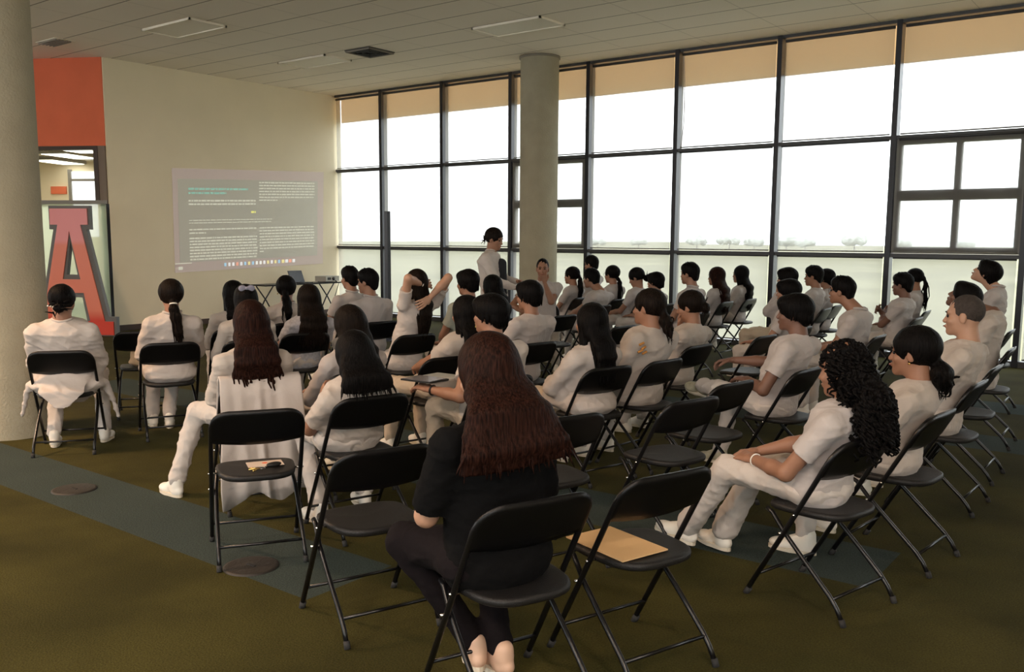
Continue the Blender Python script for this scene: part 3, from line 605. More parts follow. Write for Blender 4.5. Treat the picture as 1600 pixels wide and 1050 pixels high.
struct(MB().box(22, -22, 0, 22.2, .12, .9).box(22, -22, 4.1, 22.2, .12, HC).box(22, -15, .9, 22.2, .12, 4.1).obj('wall_right', M['wall']))
for k in range(2):  # unseen unshaded windows, added so daylight reaches the screen wall and people's backs
    n_ = empty('window_%d' % (k+30), (22, -21+3*k, 0), kind='structure'); MB().box(-.02, 0, .9, .15, .1, 4.1).box(-.02, 2.9, .9, .15, 3, 4.1).box(-.02, .1, .9, .15, 2.9, .98).box(-.02, .1, 4.02, .15, 2.9, 4.1).obj('window_frame', M['mullion'], n_)
    MB().box(.09, .1, .98, .1, 2.9, 4.02).obj('window_pane', M['glass'], n_)
# slanted partition left of the screen wall
P0 = np.array((-.02, -5.08, 0.)); dv = nrm((-1.0, -.55, 0)); nvv = np.array((-dv[1], dv[0], 0)); nvv = nvv if nvv[0] > 0 else -nvv   # dv runs away to the left, nvv faces the room
def slab(a, b, z0, z1, n0=-.1, n1=.0):
    return MB().add([tuple(P0+dv*q+nvv*r+V3(0, 0, z)) for z in (z0, z1) for q, r in ((a, n0), (b, n0), (b, n1), (a, n1))], [(0, 1, 2, 3), (7, 6, 5, 4), (0, 4, 5, 1), (1, 5, 6, 2), (2, 6, 7, 3), (3, 7, 4, 0)])
struct(slab(.0, 4.5, 3.12, HC, -.2).obj('wall_red', M['red']))
struct(slab(4.5, 17, 0, HC, -.2).obj('wall_left', M['wall']))
struct(slab(0, .13, 2.16, 3.12, -.16, .02).obj('trim_1', M['pillar_grey']))
fr = empty('window_1', kind='structure')
slab(.13, 4.5, 3.06, 3.12, -.12, .03).obj('window_frame', M['frame_brown'], fr); slab(.13, .21, 2.22, 3.06, -.12, .03).obj('window_frame', M['frame_brown'], fr)
slab(2.3, 2.36, 2.22, 3.06, -.12, .03).obj('window_frame', M['frame_brown'], fr); slab(0, 4.5, 2.16, 2.22, -.12, .03).obj('window_sill', M['subframe'], fr)
slab(.21, 4.5, 2.22, 3.06, -.06, -.052).obj('window_pane', M['glass'], fr)
gp = empty('wall_glazed_partition', kind='structure')
slab(.04, 4.5, 0, 2.16, -.06, -.048).obj('glass_panel', M['teal_glass'], gp); slab(-.02, .04, 0, 2.16, -.08, -.0).obj('door_jamb', M['mullion'], gp); slab(.04, 4.5, 0, .06, -.08, .0).obj('bottom_rail', M['subframe'], gp)
# the room behind it
def pslab(a, b, n0, n1, z0, z1, nm, m): return struct(slab(a, b, z0, z1, n0, n1).obj(nm, m))
pslab(0, 9, -6.2, -6.0, 0, 3.4, 'wall_corridor_back', M['wall']); pslab(.0, .08, -6.2, -.25, 0, 3.4, 'wall_corridor_right', M['wall'])
pslab(9, 9.2, -6.2, -.2, 0, 3.4, 'wall_corridor_left', M['wall']); pslab(.0, 9.2, -6.2, -.2, 3.4, 3.5, 'ceiling_corridor', M['panel'])
lampm = emis('lit_lamp_diffuser', (1, .93, .8), 3.2); daym = emis('lit_corridor_window', (1, 1, 1), 1.6)
for i, (a, n) in enumerate(((2.3, -2.6), (3.3, -3.9), (4.6, -5.3), (4.9, -2.9), (1.2, -1.4))):
    r = empty('ceiling_lamp', tuple(P0+dv*a+nvv*n+V3(0, 0, 3.32)), math.atan2(dv[1], dv[0]), label='lit corridor ceiling lamp seen through the left upper glazing, '+('nearest the grey jamb', 'one place along', 'two places along', 'further back near the grey jamb', 'further back, behind the column')[i], cat='ceiling lamp', group='lit lamps of the room behind the glazing')
    MB().box(-.32, -.62, 0, .32, .62, .075).obj('lamp_housing', M['subframe'], r); MB().box(-.28, -.58, -.012, .28, .58, -.002).obj('lamp_diffuser', lampm, r)
wd = empty('window_2', kind='structure'); slab(4.1, 4.72, 1.6, 3.15, -6.0, -5.97).obj('window_pane', daym, wd); slab(4.1, 4.75, 2.92, 2.98, -5.99, -5.93).obj('window_frame', M['subframe'], wd); slab(4.72, 4.80, 1.55, 3.2, -5.99, -5.93).obj('window_frame', M['subframe'], wd)
tag(slab(4.88, 5.28, 2.62, 2.80, -5.99, -5.95).obj('wall_sign', M['red']), 'small plain red sign plate on the cream wall behind the left glazing', 'sign')

# window wall: mullions, transoms, panes, sub-frames
xs = [-.02]+[X0+DX*i for i in range(12)]
for i in range(12):
    a, b = xs[i], xs[i+1]; n = empty('window_%d' % (i+3), (a, 0, 0), kind='structure'); q = b-a
    MB().box(q-.036, -.07, 0, q+.036, .10, HC).obj('mullion', M['mullion'], n)
    for z, hh_, m in ((T1, .023, 'transom'), (T2, .026, 'transom'), (HC-.022, .022, 'transom'), (.04, .04, 'transom')):
        MB().box(.04, -.06, z-hh_, q-.04, .09, z+hh_).obj('transom', M[m], n)
    for z0, z1 in ((.08, T2-.03), (T2+.03, T1-.03), (T1+.03, HC-.07)): MB().box(.02, .05, z0, q-.02, .058, z1).obj('window_pane', M['glass'], n)
    if i in (3, 7):
        for z0, z1 in ((T2+.03, T2+.115), (2.16, 2.30), (T1-.105, T1-.03)): MB().box(.04, -.03, z0, q-.04, .05, z1).obj('window_frame', M['subframe'], n)
        for u0, u1 in ((.04, .115), (q/2-.04, q/2+.04), (q-.115, q-.04)): MB().box(u0, -.025, T2+.11, u1, .045, T1-.10).obj('window_frame', M['subframe'], n)
    MB().box(.0, .16, 4.02, q, .18, HC+.1).obj('exterior_soffit', M['soffit'], n)
rows = [('top row', T1+.03, HC-.09), ('middle row', T2+.035, T1-.03), ('bottom row', .09, T2-.03)]
ordn = ['first', 'second', 'third', 'fourth', 'fifth', 'sixth', 'seventh', 'eighth', 'ninth', 'tenth', 'eleventh', 'twelfth']
for i in range(12):
    a, b = xs[i], xs[i+1]
    for rn, z0, z1 in rows:
        if i in (3, 7) and rn == 'middle row': y = -.045
        else: y = -.035
        r = empty('roller_blind', (a, 0, 0), label='white translucent roller blind in the %s, %s bay from the screen wall corner' % (rn, ordn[i]), cat='roller blind', group='roller blinds of the window wall')
        q = b-a; xa, xb = .075 if i else .06, q-.062
        mb = MB(); k = 6; rs = np.random.RandomState(i*3+int(z0)); ph = rs.rand()*6
        V = [(xa+(xb-xa)*j/k, y+.004*math.sin(j*2+ph), z) for z in (z0+.01, z1) for j in range(k+1)]; V2 = [(v[0], v[1]-.0015, v[2]) for v in V]
        Fc = [(j, j+1, j+k+2, j+k+1) for j in range(k)]
        mb.add(V, Fc); mb.obj('blind_cloth', M['blind'], r, True)
        MB().tube([(xa, y, z0+.012), (xb, y, z0+.012)], .010, 8).obj('bottom_bar', M['subframe'], r, True)
        MB().tube([(xa, y-.0, z1+.004), (xb, y-.0, z1+.004)], .022, 8).obj('roller_tube', M['transom'], r, True)
tag(MB().tube(arc((X0+DX*4+.09, -.04, 4.54), (X0+DX*4+.19, -.06, 3.6), (X0+DX*4+.09, -.05, 3.05), 8), .006, 6).obj('blind_cord', M['white_cloth'], None, True), 'white hanging pull cord beside the fifth mullion from the corner', 'cord')

# columns
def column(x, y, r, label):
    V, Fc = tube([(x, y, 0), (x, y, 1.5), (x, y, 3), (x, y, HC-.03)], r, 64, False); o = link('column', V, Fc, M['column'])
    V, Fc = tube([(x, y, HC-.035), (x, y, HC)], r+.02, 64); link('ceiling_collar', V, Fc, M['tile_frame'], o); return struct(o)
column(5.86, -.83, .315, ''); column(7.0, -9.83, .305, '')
# ceiling fittings
def troffer(x, y, m, label, sx=1.19, sy=.59, dz=.03):
    r = empty('ceiling_lamp', (x, y, HC), label=label, cat='ceiling lamp', group='flat ceiling lamps')
    a, b = sx/2, sy/2; mb = MB().box(-a, -b, -dz, a, -b+.025, 0).box(-a, b-.025, -dz, a, b, 0).box(-a, -b, -dz, -a+.025, b, 0).box(a-.025, -b, -dz, a, b, 0); mb.obj('lamp_frame', M['panel'], r)
    MB().box(-a+.025, -b+.025, -.015, a-.025, b-.025, -.003).obj('lamp_diffuser', m, r)
troffer(3.0, -5.49, M['panel'], 'unlit flat ceiling lamp above the screen wall near the red wall'); troffer(2.6, -2.78, M['panel'], 'unlit flat ceiling lamp beside the dark square vent'); troffer(6.88, -2.78, M['panel'], 'unlit flat ceiling lamp in front of the round column')
troffer(9.3, -5.49, M['panel'], 'unlit flat ceiling lamp at the top edge above the middle of the room')
for i, (x, y) in enumerate(LAMPS):
    troffer(x, y, lampm, 'lit flat ceiling lamp behind the photographer, %s' % ordn[i])
vt = empty('ceiling_vent', (3.93, -2.78, HC), label='dark square ceiling vent grille beside an unlit lamp', cat='vent'); MB().box(-.28, -.28, -.012, .28, .28, 0).obj('vent_back', M['vent'], vt)
for k in range(4):
    q = .27-.06*k; mb = MB().box(-q, -q, -.035, q, -q+.012, -.012).box(-q, q-.012, -.035, q, q, -.012).box(-q, -q, -.035, -q+.012, q, -.012).box(q-.012, -q, -.035, q, q, -.012); mb.obj('vent_louvre', M['tile_frame'] if k == 0 else M['vent'], vt)
v2 = empty('ceiling_vent', (.55, -6.1, HC), label='pale louvred ceiling vent above the red wall', cat='vent'); MB().box(-.3, -.16, -.01, .3, .16, 0).obj('vent_back', M['panel'], v2)
for k in range(5): MB().box(-.27, -.13+.055*k, -.03, .27, -.115+.055*k, -.01).obj('vent_louvre', M['tile_frame'], v2)

# big freestanding letter A
def poly_letter(pts, th, nm, m, par, n0, z=0): 
    return MB().prism(pts, th, tuple(P0+dv*.0+nvv*n0+V3(0, 0, z)), tuple(-dv), (0, 0, 1), tuple(nvv)).obj(nm, m, par)
la = empty('letter_a', label='big freestanding red letter A with thick grey border in front of the glass partition', cat='letter')
LX = -.25; LN = .62
def LP(poly): return [(x+LX, z) for x, z in poly]
# half widths: built as filled strips so that the counters stay open
def bars(g, th, n0, nm, m):
    for k, poly in enumerate([[(-.33-g*.4, 1.80-g), (.33+g*.4, 1.80-g), (.33+g*.4, 2.06+g*.6), (-.33-g*.4, 2.06+g*.6)],
        [(-.20-g, 1.80), (.02+g*.3, 1.80), (-.34+g, .0+.02), (-.60-g, .0+.02)], [(-.02-g*.3, 1.80), (.20+g, 1.80), (.60+g, .02), (.34-g, .02)],
        [(-.36, .70-g), (.36, .70-g), (.31, .92+g), (-.31, .92+g)],
        [(-.70-g*.6, .02-(.02 if g else 0)), (-.26+g*.5, .02-(.02 if g else 0)), (-.26+g*.5, .24+g), (-.70-g*.6, .24+g)], [(.26-g*.5, .02-(.02 if g else 0)), (.70+g*.6, .02-(.02 if g else 0)), (.70+g*.6, .24+g), (.26-g*.5, .24+g)]]):
        poly_letter(LP(poly), th, nm, m, la, n0+.0006*k)
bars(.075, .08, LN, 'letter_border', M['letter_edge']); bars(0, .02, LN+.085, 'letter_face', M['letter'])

# projection on the wall: a light patch with blurred lines of words
def emx(name, col, e, base=None):
    m = mat(name, base or col, .9); b = m.node_tree.nodes['Principled BSDF']; b.inputs['Emission Color'].default_value = (*col, 1); b.inputs['Emission Strength'].default_value = e; return m
SCR = [(-3.88, 2.83), (-.38, 2.97), (-.45, 1.07), (-3.90, .97)]     # corners y,z : top left, top right, bottom right, bottom left
def sp(u, v, x): # u 0..1 left to right, v 0..1 top to bottom
    a = np.array(SCR[0])*(1-u)+np.array(SCR[1])*u; b = np.array(SCR[3])*(1-u)+np.array(SCR[2])*u; c = a*(1-v)+b*v; return (x, c[0], c[1])
pj = empty('projected_slide', (0, 0, 0), label='grey projected slide of blurred text columns on the cream wall', cat='projection')
def quad(mb, u0, v0, u1, v1, x0, x1):
    c = [sp(u0, v1, x1), sp(u1, v1, x1), sp(u1, v0, x1), sp(u0, v0, x1)]; c0 = [(x0, q[1], q[2]) for q in c]
    mb.add(c0+c, [(0, 1, 2, 3)[::-1], (4, 5, 6, 7), (0, 1, 5, 4), (1, 2, 6, 5), (2, 3, 7, 6), (3, 0, 4, 7)])
mb = MB(); quad(mb, 0, 0, 1, 1, .002, .006); mb.obj('slide_background', emx('slide_mauve', (.32, .25, .26), .26, (.62, .54, .46)), pj)
mb = MB(); quad(mb, .03, .10, .955, .905, .006, .009); mb.obj('slide_page', emx('slide_grey', (.27, .28, .25), .22, (.58, .55, .46)), pj)
def words(mb, u0, u1, v, hgt, rs):
    u = u0
    while u < u1-.004:
        wl = min(rs.uniform(.008, .034), u1-u); quad(mb, u, v-hgt/2, u+wl, v+hgt/2, .009, .0105); u += wl+.0045
rs = np.random.RandomState(4); white = emx('slide_text_white', (.66, .65, .53), .42, (.5, .5, .42)); teal = emx('slide_text_teal', (.25, .50, .40), .42, (.3, .45, .38))
mb = MB(); words(mb, .09, .46, .195, .020, rs); words(mb, .09, .32, .235, .020, rs); mb.obj('slide_heading', teal, pj)
def para(v0, n, u0, u1, last, dv_=.030, hgt=.013):
    mb = MB()
    for i in range(n): words(mb, u0, u1 if i < n-1 else last, v0+i*dv_, hgt, rs)
    mb.obj('slide_paragraph', white, pj)
para(.31, 2, .09, .51, .51, .033, .016); para(.50, 2, .09, .62, .62, .026, .008); para(.59, 2, .09, .52, .19, .034, .013); para(.675, 8, .09, .52, .52, .0295, .014)
para(.125, 7, .535, .93, .66, .030, .012); para(.59, 9, .535, .93, .57, .0305, .012)
mb = MB(); words(mb, .48, .51, .425, .02, rs); mb.obj('slide_marker', emx('slide_text_yellow', (.7, .68, .2), .55), pj)
for i in range(19):
    mb = MB(); u = .30+.026*i; c = [(.75, .75, .75), (.35, .55, .7), (.8, .8, .75), (.75, .35, .25), (.75, .65, .3)][int(rs.randint(5))]; quad(mb, u, .932, u+(.013 if i < 15 else .018), .965, .006, .009); mb.obj('taskbar_icon', emx('taskbar_icon_%d' % i, c, .5), pj)
mb = MB(); quad(mb, .02, .945, .045, .975, .006, .009); quad(mb, .0, .91, .10, .918, .006, .009); mb.obj('taskbar_icon', white, pj)

# table with laptop and projector at the wall
tb = empty('folding_table', (.62, -1.55, -.10), 0, label='narrow black folding table with crossed legs at the screen wall', cat='table')
MB().box(-.22, -1.02, .80, .22, .86, .825).obj('tabletop', M['black_plastic'], tb)
for y in (-.86, .66):
    for s in (-1, 1):
        MB().tube([(0, y+s*.20, .80), (0, y-s*.02, .52), (.0, y-s*.26, .11)], .013, 8).obj('leg', M['black_metal'], tb, True)
lp = empty('laptop', (.62, -1.52, .725), 0, label='open dark laptop on the folding table', cat='laptop'); MB().box(-.12, -.17, 0, .13, .17, .018).obj('laptop_base', M['screen_black'], lp)
MB().add([(-.12, -.17, .016), (-.12, .17, .016), (-.22, .17, .235), (-.22, -.17, .235), (-.135, -.17, .016), (-.135, .17, .016), (-.235, .17, .235), (-.235, -.17, .235)], [(0, 1, 2, 3), (7, 6, 5, 4), (0, 4, 5, 1), (1, 5, 6, 2), (2, 6, 7, 3), (3, 7, 4, 0)]).obj('laptop_screen', M['screen_black'], lp)
pr_ = empty('projector', (.65, -.90, .725), .1, label='pale box projector on the right half of the folding table', cat='projector'); MB().box(-.15, -.19, .015, .15, .19, .12).obj('projector_body', M['device'], pr_)
MB().tube([(.13, .02, .07), (.165, .02, .07)], .035, 16).obj('projector_lens', M['screen_black'], pr_, True); MB().box(.148, -.15, .045, .152, -.05, .095).obj('projector_grille', M['vent'], pr_)
for s, q in ((-1, -1), (1, -1), (-1, 1), (1, 1)): MB().tube([(s*.11, q*.14, 0), (s*.11, q*.14, .02)], .012, 8).obj('projector_foot', M['rubber'], pr_, True)
tag(MB().tube([(.80, -.82, .76), (.88, -.80, .7), (.90, -.9, .5), (.93, -1.1, .12), (1.1, -1.0, .012), (1.5, -1.1, .012), (1.9, -.8, .012)], .008, 6).obj('power_cable', M['strap'], None, True), 'black cable hanging from the projector to the carpet', 'cable')
bg_ = mesh_sdf([ell((0, 0, .16), (.16, .22, .15)), ell((0, .02, .27), (.10, .15, .09))], .015); o = link('backpack', *bg_, M['black_cloth']); o.location = (1.25, -1.0, 0); tag(o, 'black backpack on the carpet under the right end of the folding table', 'backpack')
MB().tube(arc((0, -.06, .33), (0, 0, .46), (0, .1, .33), 7), .012, 6).obj('handle', M['strap'], o, True)
# tall dark post in front of the windows
ps = empty('floor_post', (4.55, -3.05, 0), 0, label='tall slim black post standing on the floor by the second mullion', cat='post'); MB().box(-.034, -.034, .02, .034, .034, 2.03).obj('post', M['mullion'], ps); MB().box(-.16, -.12, 0, .16, .12, .025).obj('base_plate', M['mullion'], ps)
# round floor box covers in the carpet
for x, y, l in ((9.05, -10.36, 'dark round floor box cover set in the blue carpet band near the left column'), (11.08, -10.50, 'dark round floor box cover behind the folding chair that holds the papers')):
    V, Fc = tube([(x, y, -.02), (x, y, .006), (x, y, .009)], [.135, .135, .120], 32); o = link('floor_box_cover', V, Fc, M['cover']); tag(o, l, 'floor cover', 'floor box covers')
    MB().box(x-.03, y-.008, .009, x+.03, y+.008, .012).obj('lid_slot', M['rubber'], o)

# ------------------------------------------------------------------ outdoors
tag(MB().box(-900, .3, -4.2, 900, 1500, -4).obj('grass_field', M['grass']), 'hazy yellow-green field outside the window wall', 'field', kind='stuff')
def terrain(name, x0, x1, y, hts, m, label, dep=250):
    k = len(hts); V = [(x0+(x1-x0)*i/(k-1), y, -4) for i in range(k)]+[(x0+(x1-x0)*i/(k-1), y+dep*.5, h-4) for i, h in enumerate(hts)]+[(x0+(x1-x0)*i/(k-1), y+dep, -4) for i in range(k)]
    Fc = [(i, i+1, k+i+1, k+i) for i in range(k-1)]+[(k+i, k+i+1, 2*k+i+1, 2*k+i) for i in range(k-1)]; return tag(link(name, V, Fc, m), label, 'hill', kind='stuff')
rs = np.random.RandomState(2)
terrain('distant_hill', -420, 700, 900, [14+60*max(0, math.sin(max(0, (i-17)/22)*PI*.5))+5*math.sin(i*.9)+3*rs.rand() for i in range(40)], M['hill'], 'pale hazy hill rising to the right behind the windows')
def crown(r, h, seed):
    rs = np.random.RandomState(seed); P = []
    for i in range(16): a = rs.rand()*2*PI; q = r*.62*math.sqrt(rs.rand()); P.append(sph((q*math.cos(a), q*math.sin(a), h*(.62+.3*rs.rand()*(1-q/r))), h*(.22+.14*rs.rand()), r*.1))
    V, Fc = mesh_sdf(P, r/14); V = wrinkle(V, Fc, r*.05, 9/r, seed); return V, Fc
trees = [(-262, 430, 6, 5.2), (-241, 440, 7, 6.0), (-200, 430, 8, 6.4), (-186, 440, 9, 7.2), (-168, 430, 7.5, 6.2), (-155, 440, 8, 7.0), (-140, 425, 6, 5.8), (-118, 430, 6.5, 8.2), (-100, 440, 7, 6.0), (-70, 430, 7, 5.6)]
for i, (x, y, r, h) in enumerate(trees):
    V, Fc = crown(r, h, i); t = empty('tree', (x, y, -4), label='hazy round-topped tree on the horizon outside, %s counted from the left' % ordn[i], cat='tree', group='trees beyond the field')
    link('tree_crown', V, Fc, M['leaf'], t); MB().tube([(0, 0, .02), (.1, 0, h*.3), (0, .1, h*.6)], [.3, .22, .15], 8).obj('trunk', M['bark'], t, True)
# ------------------------------------------------------------------ people: where each sits (x, y, facing) and where the top of the head is (x, y, z)
POS = {
    1: (7.925, -9.822, 143, 7.928, -9.816, 1.255),
    2: (8.047, -9.038, 155, 8.066, -9.006, 1.271),
    3: (7.525, -8.032, 155, 7.525, -8.032, 1.214),
    4: (8.382, -8.516, 155, 8.382, -8.516, 1.227),
    5: (10.192, -9.794, 155, 10.181, -9.809, 1.229),
    6: (7.435, -7.336, 160, 7.435, -7.336, 1.232),
    7: (8.288, -7.881, 160, 8.345, -7.813, 1.199),
    8: (10.381, -9.216, 165, 10.381, -9.216, 1.186),
    9: (11.06, -9.744, 163, 11.027, -9.78, 1.096),
    10: (7.254, -6.323, 172, 7.254, -6.323, 1.301),
    11: (7.99, -6.701, 170, 7.964, -6.728, 1.301),
    12: (9.093, -7.356, 170, 9.17, -7.284, 1.345),
    13: (9.195, -6.611, 165, 9.195, -6.611, 1.33),
    14: (8.756, -5.694, 170, 8.756, -5.694, 1.236),
    15: (10.316, -8.282, 165, 10.476, -8.147, 1.204),
    16: (11.2, -8.765, 165, 11.2, -8.765, 1.281),
    17: (10.288, -7.177, 170, 10.318, -7.155, 1.282),
    18: (12.883, -10.732, 158, 12.801, -10.8, 1.299),
    19: (8.133, -4.823, 20, 8.133, -4.823, 1.736),
    20: (8.122, -3.874, -50, 8.122, -3.874, 1.373),
    21: (7.472, -2.239, 180, 7.472, -2.239, 1.217),
    22: (7.309, -1.453, 182, 7.309, -1.453, 1.362),
    23: (8.511, -3.344, 178, 8.511, -3.344, 1.242),
    24: (8.068, -2.15, 175, 8.087, -2.138, 1.248),
    25: (8.582, -2.406, 182, 8.582, -2.406, 1.221),
    26: (9.02, -2.583, 180, 9.02, -2.583, 1.195),
    27: (11.471, -7.995, 165, 11.464, -7.999, 1.189),
    28: (11.588, -7.461, 172, 11.601, -7.454, 1.266),
    29: (11.379, -6.501, 175, 11.423, -6.479, 1.207),
    30: (9.959, -3.489, 180, 9.959, -3.489, 1.348),
    31: (9.435, -1.624, 180, 9.435, -1.624, 1.242),
    32: (9.453, -0.848, 180, 9.453, -0.848, 1.252),
    33: (10.903, -2.902, 180, 10.903, -2.902, 1.306),
    34: (11.508, -4.479, 178, 11.508, -4.479, 1.243),
    35: (12.524, -7.262, 175, 12.578, -7.242, 1.27),
    36: (10.875, -1.911, 182, 10.875, -1.911, 1.299),
    37: (10.793, -1.221, 182, 10.793, -1.221, 1.249),
    38: (12.298, -4.797, 180, 12.149, -4.843, 1.293),
    39: (13.45, -9.135, 166, 13.474, -9.127, 1.187),
    40: (13.569, -8.334, 174, 13.59, -8.329, 1.191),
    41: (12.097, -2.574, 180, 12.093, -2.575, 1.264),
    42: (11.942, -1.478, 183, 11.942, -1.478, 1.291),
    43: (13.526, -7.167, 178, 13.591, -7.155, 1.3),
    44: (13.388, -5.11, 182, 13.262, -5.132, 1.279),
    45: (13.139, -3.458, 182, 13.139, -3.458, 1.427),
}
EMPTY = {'c3': (7.084, -8.706, 147), 'c4': (10.932, -10.34, 148), 'c7': (11.983, -10.546, 160), 'c9': (13.064, -10.175, 161), 'c10': (12.19, -9.525, 160), 'c11': (12.447, -8.744, 165), 'c12': (12.382, -8.087, 170), 'c20': (13.482, -6.326, 180), 'c32': (8.967, -4.855, 175), 'c34': (10.106, -5.508, 175), 'c39': (11.518, -5.447, 175)}
# small things worn or held
def ring(c, ax, r, th, nm, m, root):
    ax = nrm(ax); u = nrm(np.cross(ax, (.3, .5, .8))); v = np.cross(ax, u); P = [np.array(c)+r*(math.cos(a)*u+math.sin(a)*v) for a in np.linspace(0, 2*PI, 19)]
    V, Fc = tube(P, th, 8, False); return link(nm, V, Fc, m, root)
def x_bow(root, H_, Nb, A, S, L):
    o = mesh_sdf([ell(H_(q*.035, -.105, .105), (.032, .012, .026), None, .008) for q in (-1, 1)]+[sph(H_(0, -.108, .105), .014, .006)], .004); link('hair_bow', *o, M['bow'], root)
def x_clip(root, H_, Nb, A, S, L):
    for q in (-1, 1): V, Fc = tube([H_(-.01+q*.016, -.135, -.03), H_(-.01+q*.020, -.160, -.06), H_(-.01+q*.014, -.140, -.095)], .0065, 6); link('claw_clip', V, Fc, M['clip'], root)
def x_pearl(root, H_, Nb, A, S, L):
    V, Fc = join([tube([H_(-.080+.018*k, -.095, -.035-.004*k), H_(-.076+.018*k, -.104, -.035-.004*k)], .007, 8) for k in range(4)]); link('hair_clip', V, Fc, M['silver'], root)
def x_glasses(root, H_, Nb, A, S, L):
    for q in (-1, 1): ring(H_(q*.033, .102, -.002), H_(0, 1, 0)-H_(0, 0, 0), .022, .0016, 'glasses_rim', M['black_metal'], root); V, Fc = tube([H_(q*.055, .098, .004), H_(q*.080, .0, .004)], .0016, 6); link('glasses_arm', V, Fc, M['black_metal'], root)
    V, Fc = tube([H_(-.011, .108, .002), H_(.011, .108, .002)], .0016, 6); link('glasses_bridge', V, Fc, M['black_metal'], root)
def x_earring(root, H_, Nb, A, S, L):
    V, Fc = tube([H_(-.088, .0, -.050), H_(-.088, .0, -.040)], .006, 8); link('earring', V, Fc, M['gold'], root)
def x_band(sd, m='strap', w=.006, nm='wristwatch'):
    def f(root, H_, Nb, A, S, L): E_, W_ = A[sd][1], A[sd][2]; ring(W_+(E_-W_)*.10, W_-E_, .029, w, nm, M[m], root)
    return f
def x_hairband(m='silver', z=.0):
    def f(root, H_, Nb, A, S, L):
        P = [H_(math.cos(a)*.094, .02, .03+math.sin(a)*.108) for a in np.linspace(-.1, PI+.1, 15)]; V, Fc = tube(P, .005, 6); link('hairband', V, Fc, M[m], root)
    return f
def x_tie(m='strap', kz=-.005):
    def f(root, H_, Nb, A, S, L): ring(H_(0, -.128, kz-.01), (0, .3, 1), .026, .006, 'hair_tie', M[m], root)
    return f
def x_print(root, H_, Nb, A, S, L):
    o = M.setdefault('orange_print', mat('orange_print', (.55, .25, .06), .8)); c = S[-1]
    for i, (a, b) in enumerate(((-.02, .0), (.0, -.03), (-.03, -.05), (.015, -.065))):
        V, Fc = tube([c+V3(a-.02, -.068+abs(a)*.3, b-.01), c+V3(a+.015, -.074, b+.005)], .008, 6); link('sleeve_print', V, Fc, o, root)
def x_cap(root, H_, Nb, A, S, L): pass
HEAD = np.zeros(3)
P = {}
def add(pid, label, **k): k['label'] = label; P[pid] = k
add(1, 'broad person in a long white lab coat beside the left column, hair clipped low', hair='bun', kz=-.055, top='coat', w=1.34, sw=.19, tail=(.335, .0), arms='phone', near=1, pitch=-10, extra=(x_pearl,), trm='trouser', legs=((-.15, .42, .52), (-.13, .12, .09), (.17, .42, .52), (.21, .24, .085)), sh=1)
add(2, 'woman with a long dark ponytail and white lab coat, second from the left column', hair='pony', L=.34, hw=1.2, kz=-.045, ptx=.04, hairm='hair_brown', top='coat', w=1.0, arms='lap', near=1, extra=(x_tie('silver', -.045),), legs=((-.08, .41, .52), (-.10, .40, .085), (.09, .41, .52), (.02, .30, .085)))
add(3, 'woman with loose black hair in a cream cardigan, left of the hair bow', hair='wavy', L=.24, top='tee', long=1, topm='cream_cloth', near=1, yaw=12)
add(4, 'woman in cream with a lilac grey bow in her black hair', hair='wavy', L=.26, top='tee', long=1, topm='cream_cloth', near=1, extra=(x_bow,), yaw=-5)
add(5, 'woman with wavy reddish brown hair in a cream long-sleeved top, white coat hung behind her', hair='wavy', hairm='hair_red', L=.35, hw=1.1, spread=1.35, rag=.12, top='tee', long=1, topm='cream_cloth', w=1.12, arms='phone', near=2, pitch=-22, legs=((-.28, .40, .52), (-.43, .36, .085), (.13, .42, .515), (.12, .40, .085)), feet=((-.35, 1, 0), (.12, 1, 0)), py=.04)
add(6, 'woman with tied-back dark hair and pale hairband, seated in front of the black table', hair='pony', L=.28, hw=1.2, kz=-.03, top='coat', near=1, yaw=-25, extra=(x_hairband('device'), x_earring))
add(7, 'woman with very long dark hair in a grey printed top, third row on the left', hair='long', hairm='hair_brown', L=.40, hw=1.1, spread=1.3, top='tee', topm='grey_cloth', near=1, roll=4)
add(8, 'woman with long dark brown hair leaning to the left of an empty chair back', hair='long', hairm='hair_brown', L=.36, hw=1.1, spread=1.3, rag=.1, top='tee', long=1, near=1, roll=-8, pitch=-8)
add(9, 'woman bent forward with straight black shoulder-length hair and cream short-sleeved top', hair='bob', L=.16, hw=1.12, spread=1.35, rag=.05, top='tee', topm='cream_cloth', slv=.72, w=1.12, arms='phone', near=2, pitch=-26, py=.05, legs=((-.16, .42, .515), (-.15, .22, .085), (.17, .43, .515), (.20, .36, .085)), curve=-.02)
add(10, 'young man in white polo, left and farther of the two by the window corner', hair='short', top='tee', collar=1, near=0, w=1.05, s=1.04, sw=.185)
add(11, 'young man in white polo turned left, right and nearer by the window corner', hair='short', top='tee', collar=1, near=1, yaw=28, w=1.1, s=1.05, sw=.19)
add(12, 'person with long dark hair holding both hands behind the head', hair='long', hairm='hair_brown', L=.44, hw=.95, spread=.8, top='tee', topm='coat_cloth', near=1, skin='skin_light', w=1.0, shl=.05, shr=.06, yaw=-10,
    arms=(((.08, -.15, 1.215), (-1, -.2, -.25), (1, .05, .05), (0, -1, .3), .5), ((.09, -.25, 1.10), (1, .1, .6), (-.9, -.1, -.45), (0, -1, .1), .5)), extra=(x_band(-1, 'silver'),))
add(13, 'young man with thick bowl-cut black hair in a pale green top', hair='bowl', top='tee', topm='green_cloth', near=1, w=1.05, s=1.04, yaw=10)
add(14, 'person with black hair seated directly below the standing speaker', hair='bob', L=.26, top='tee', topm='dark_cloth', near=1)
add(15, 'woman with long black hair held by a yellow claw clip, cream short-sleeved top', hair='long', L=.36, hw=1.15, top='tee', topm='cream_cloth', near=1, extra=(x_clip,), yaw=6, arms='clasp', legs=((-.14, .44, .515), (-.14, .44, .085), (.12, .43, .515), (.13, .44, .085)), trm='beige_trouser')
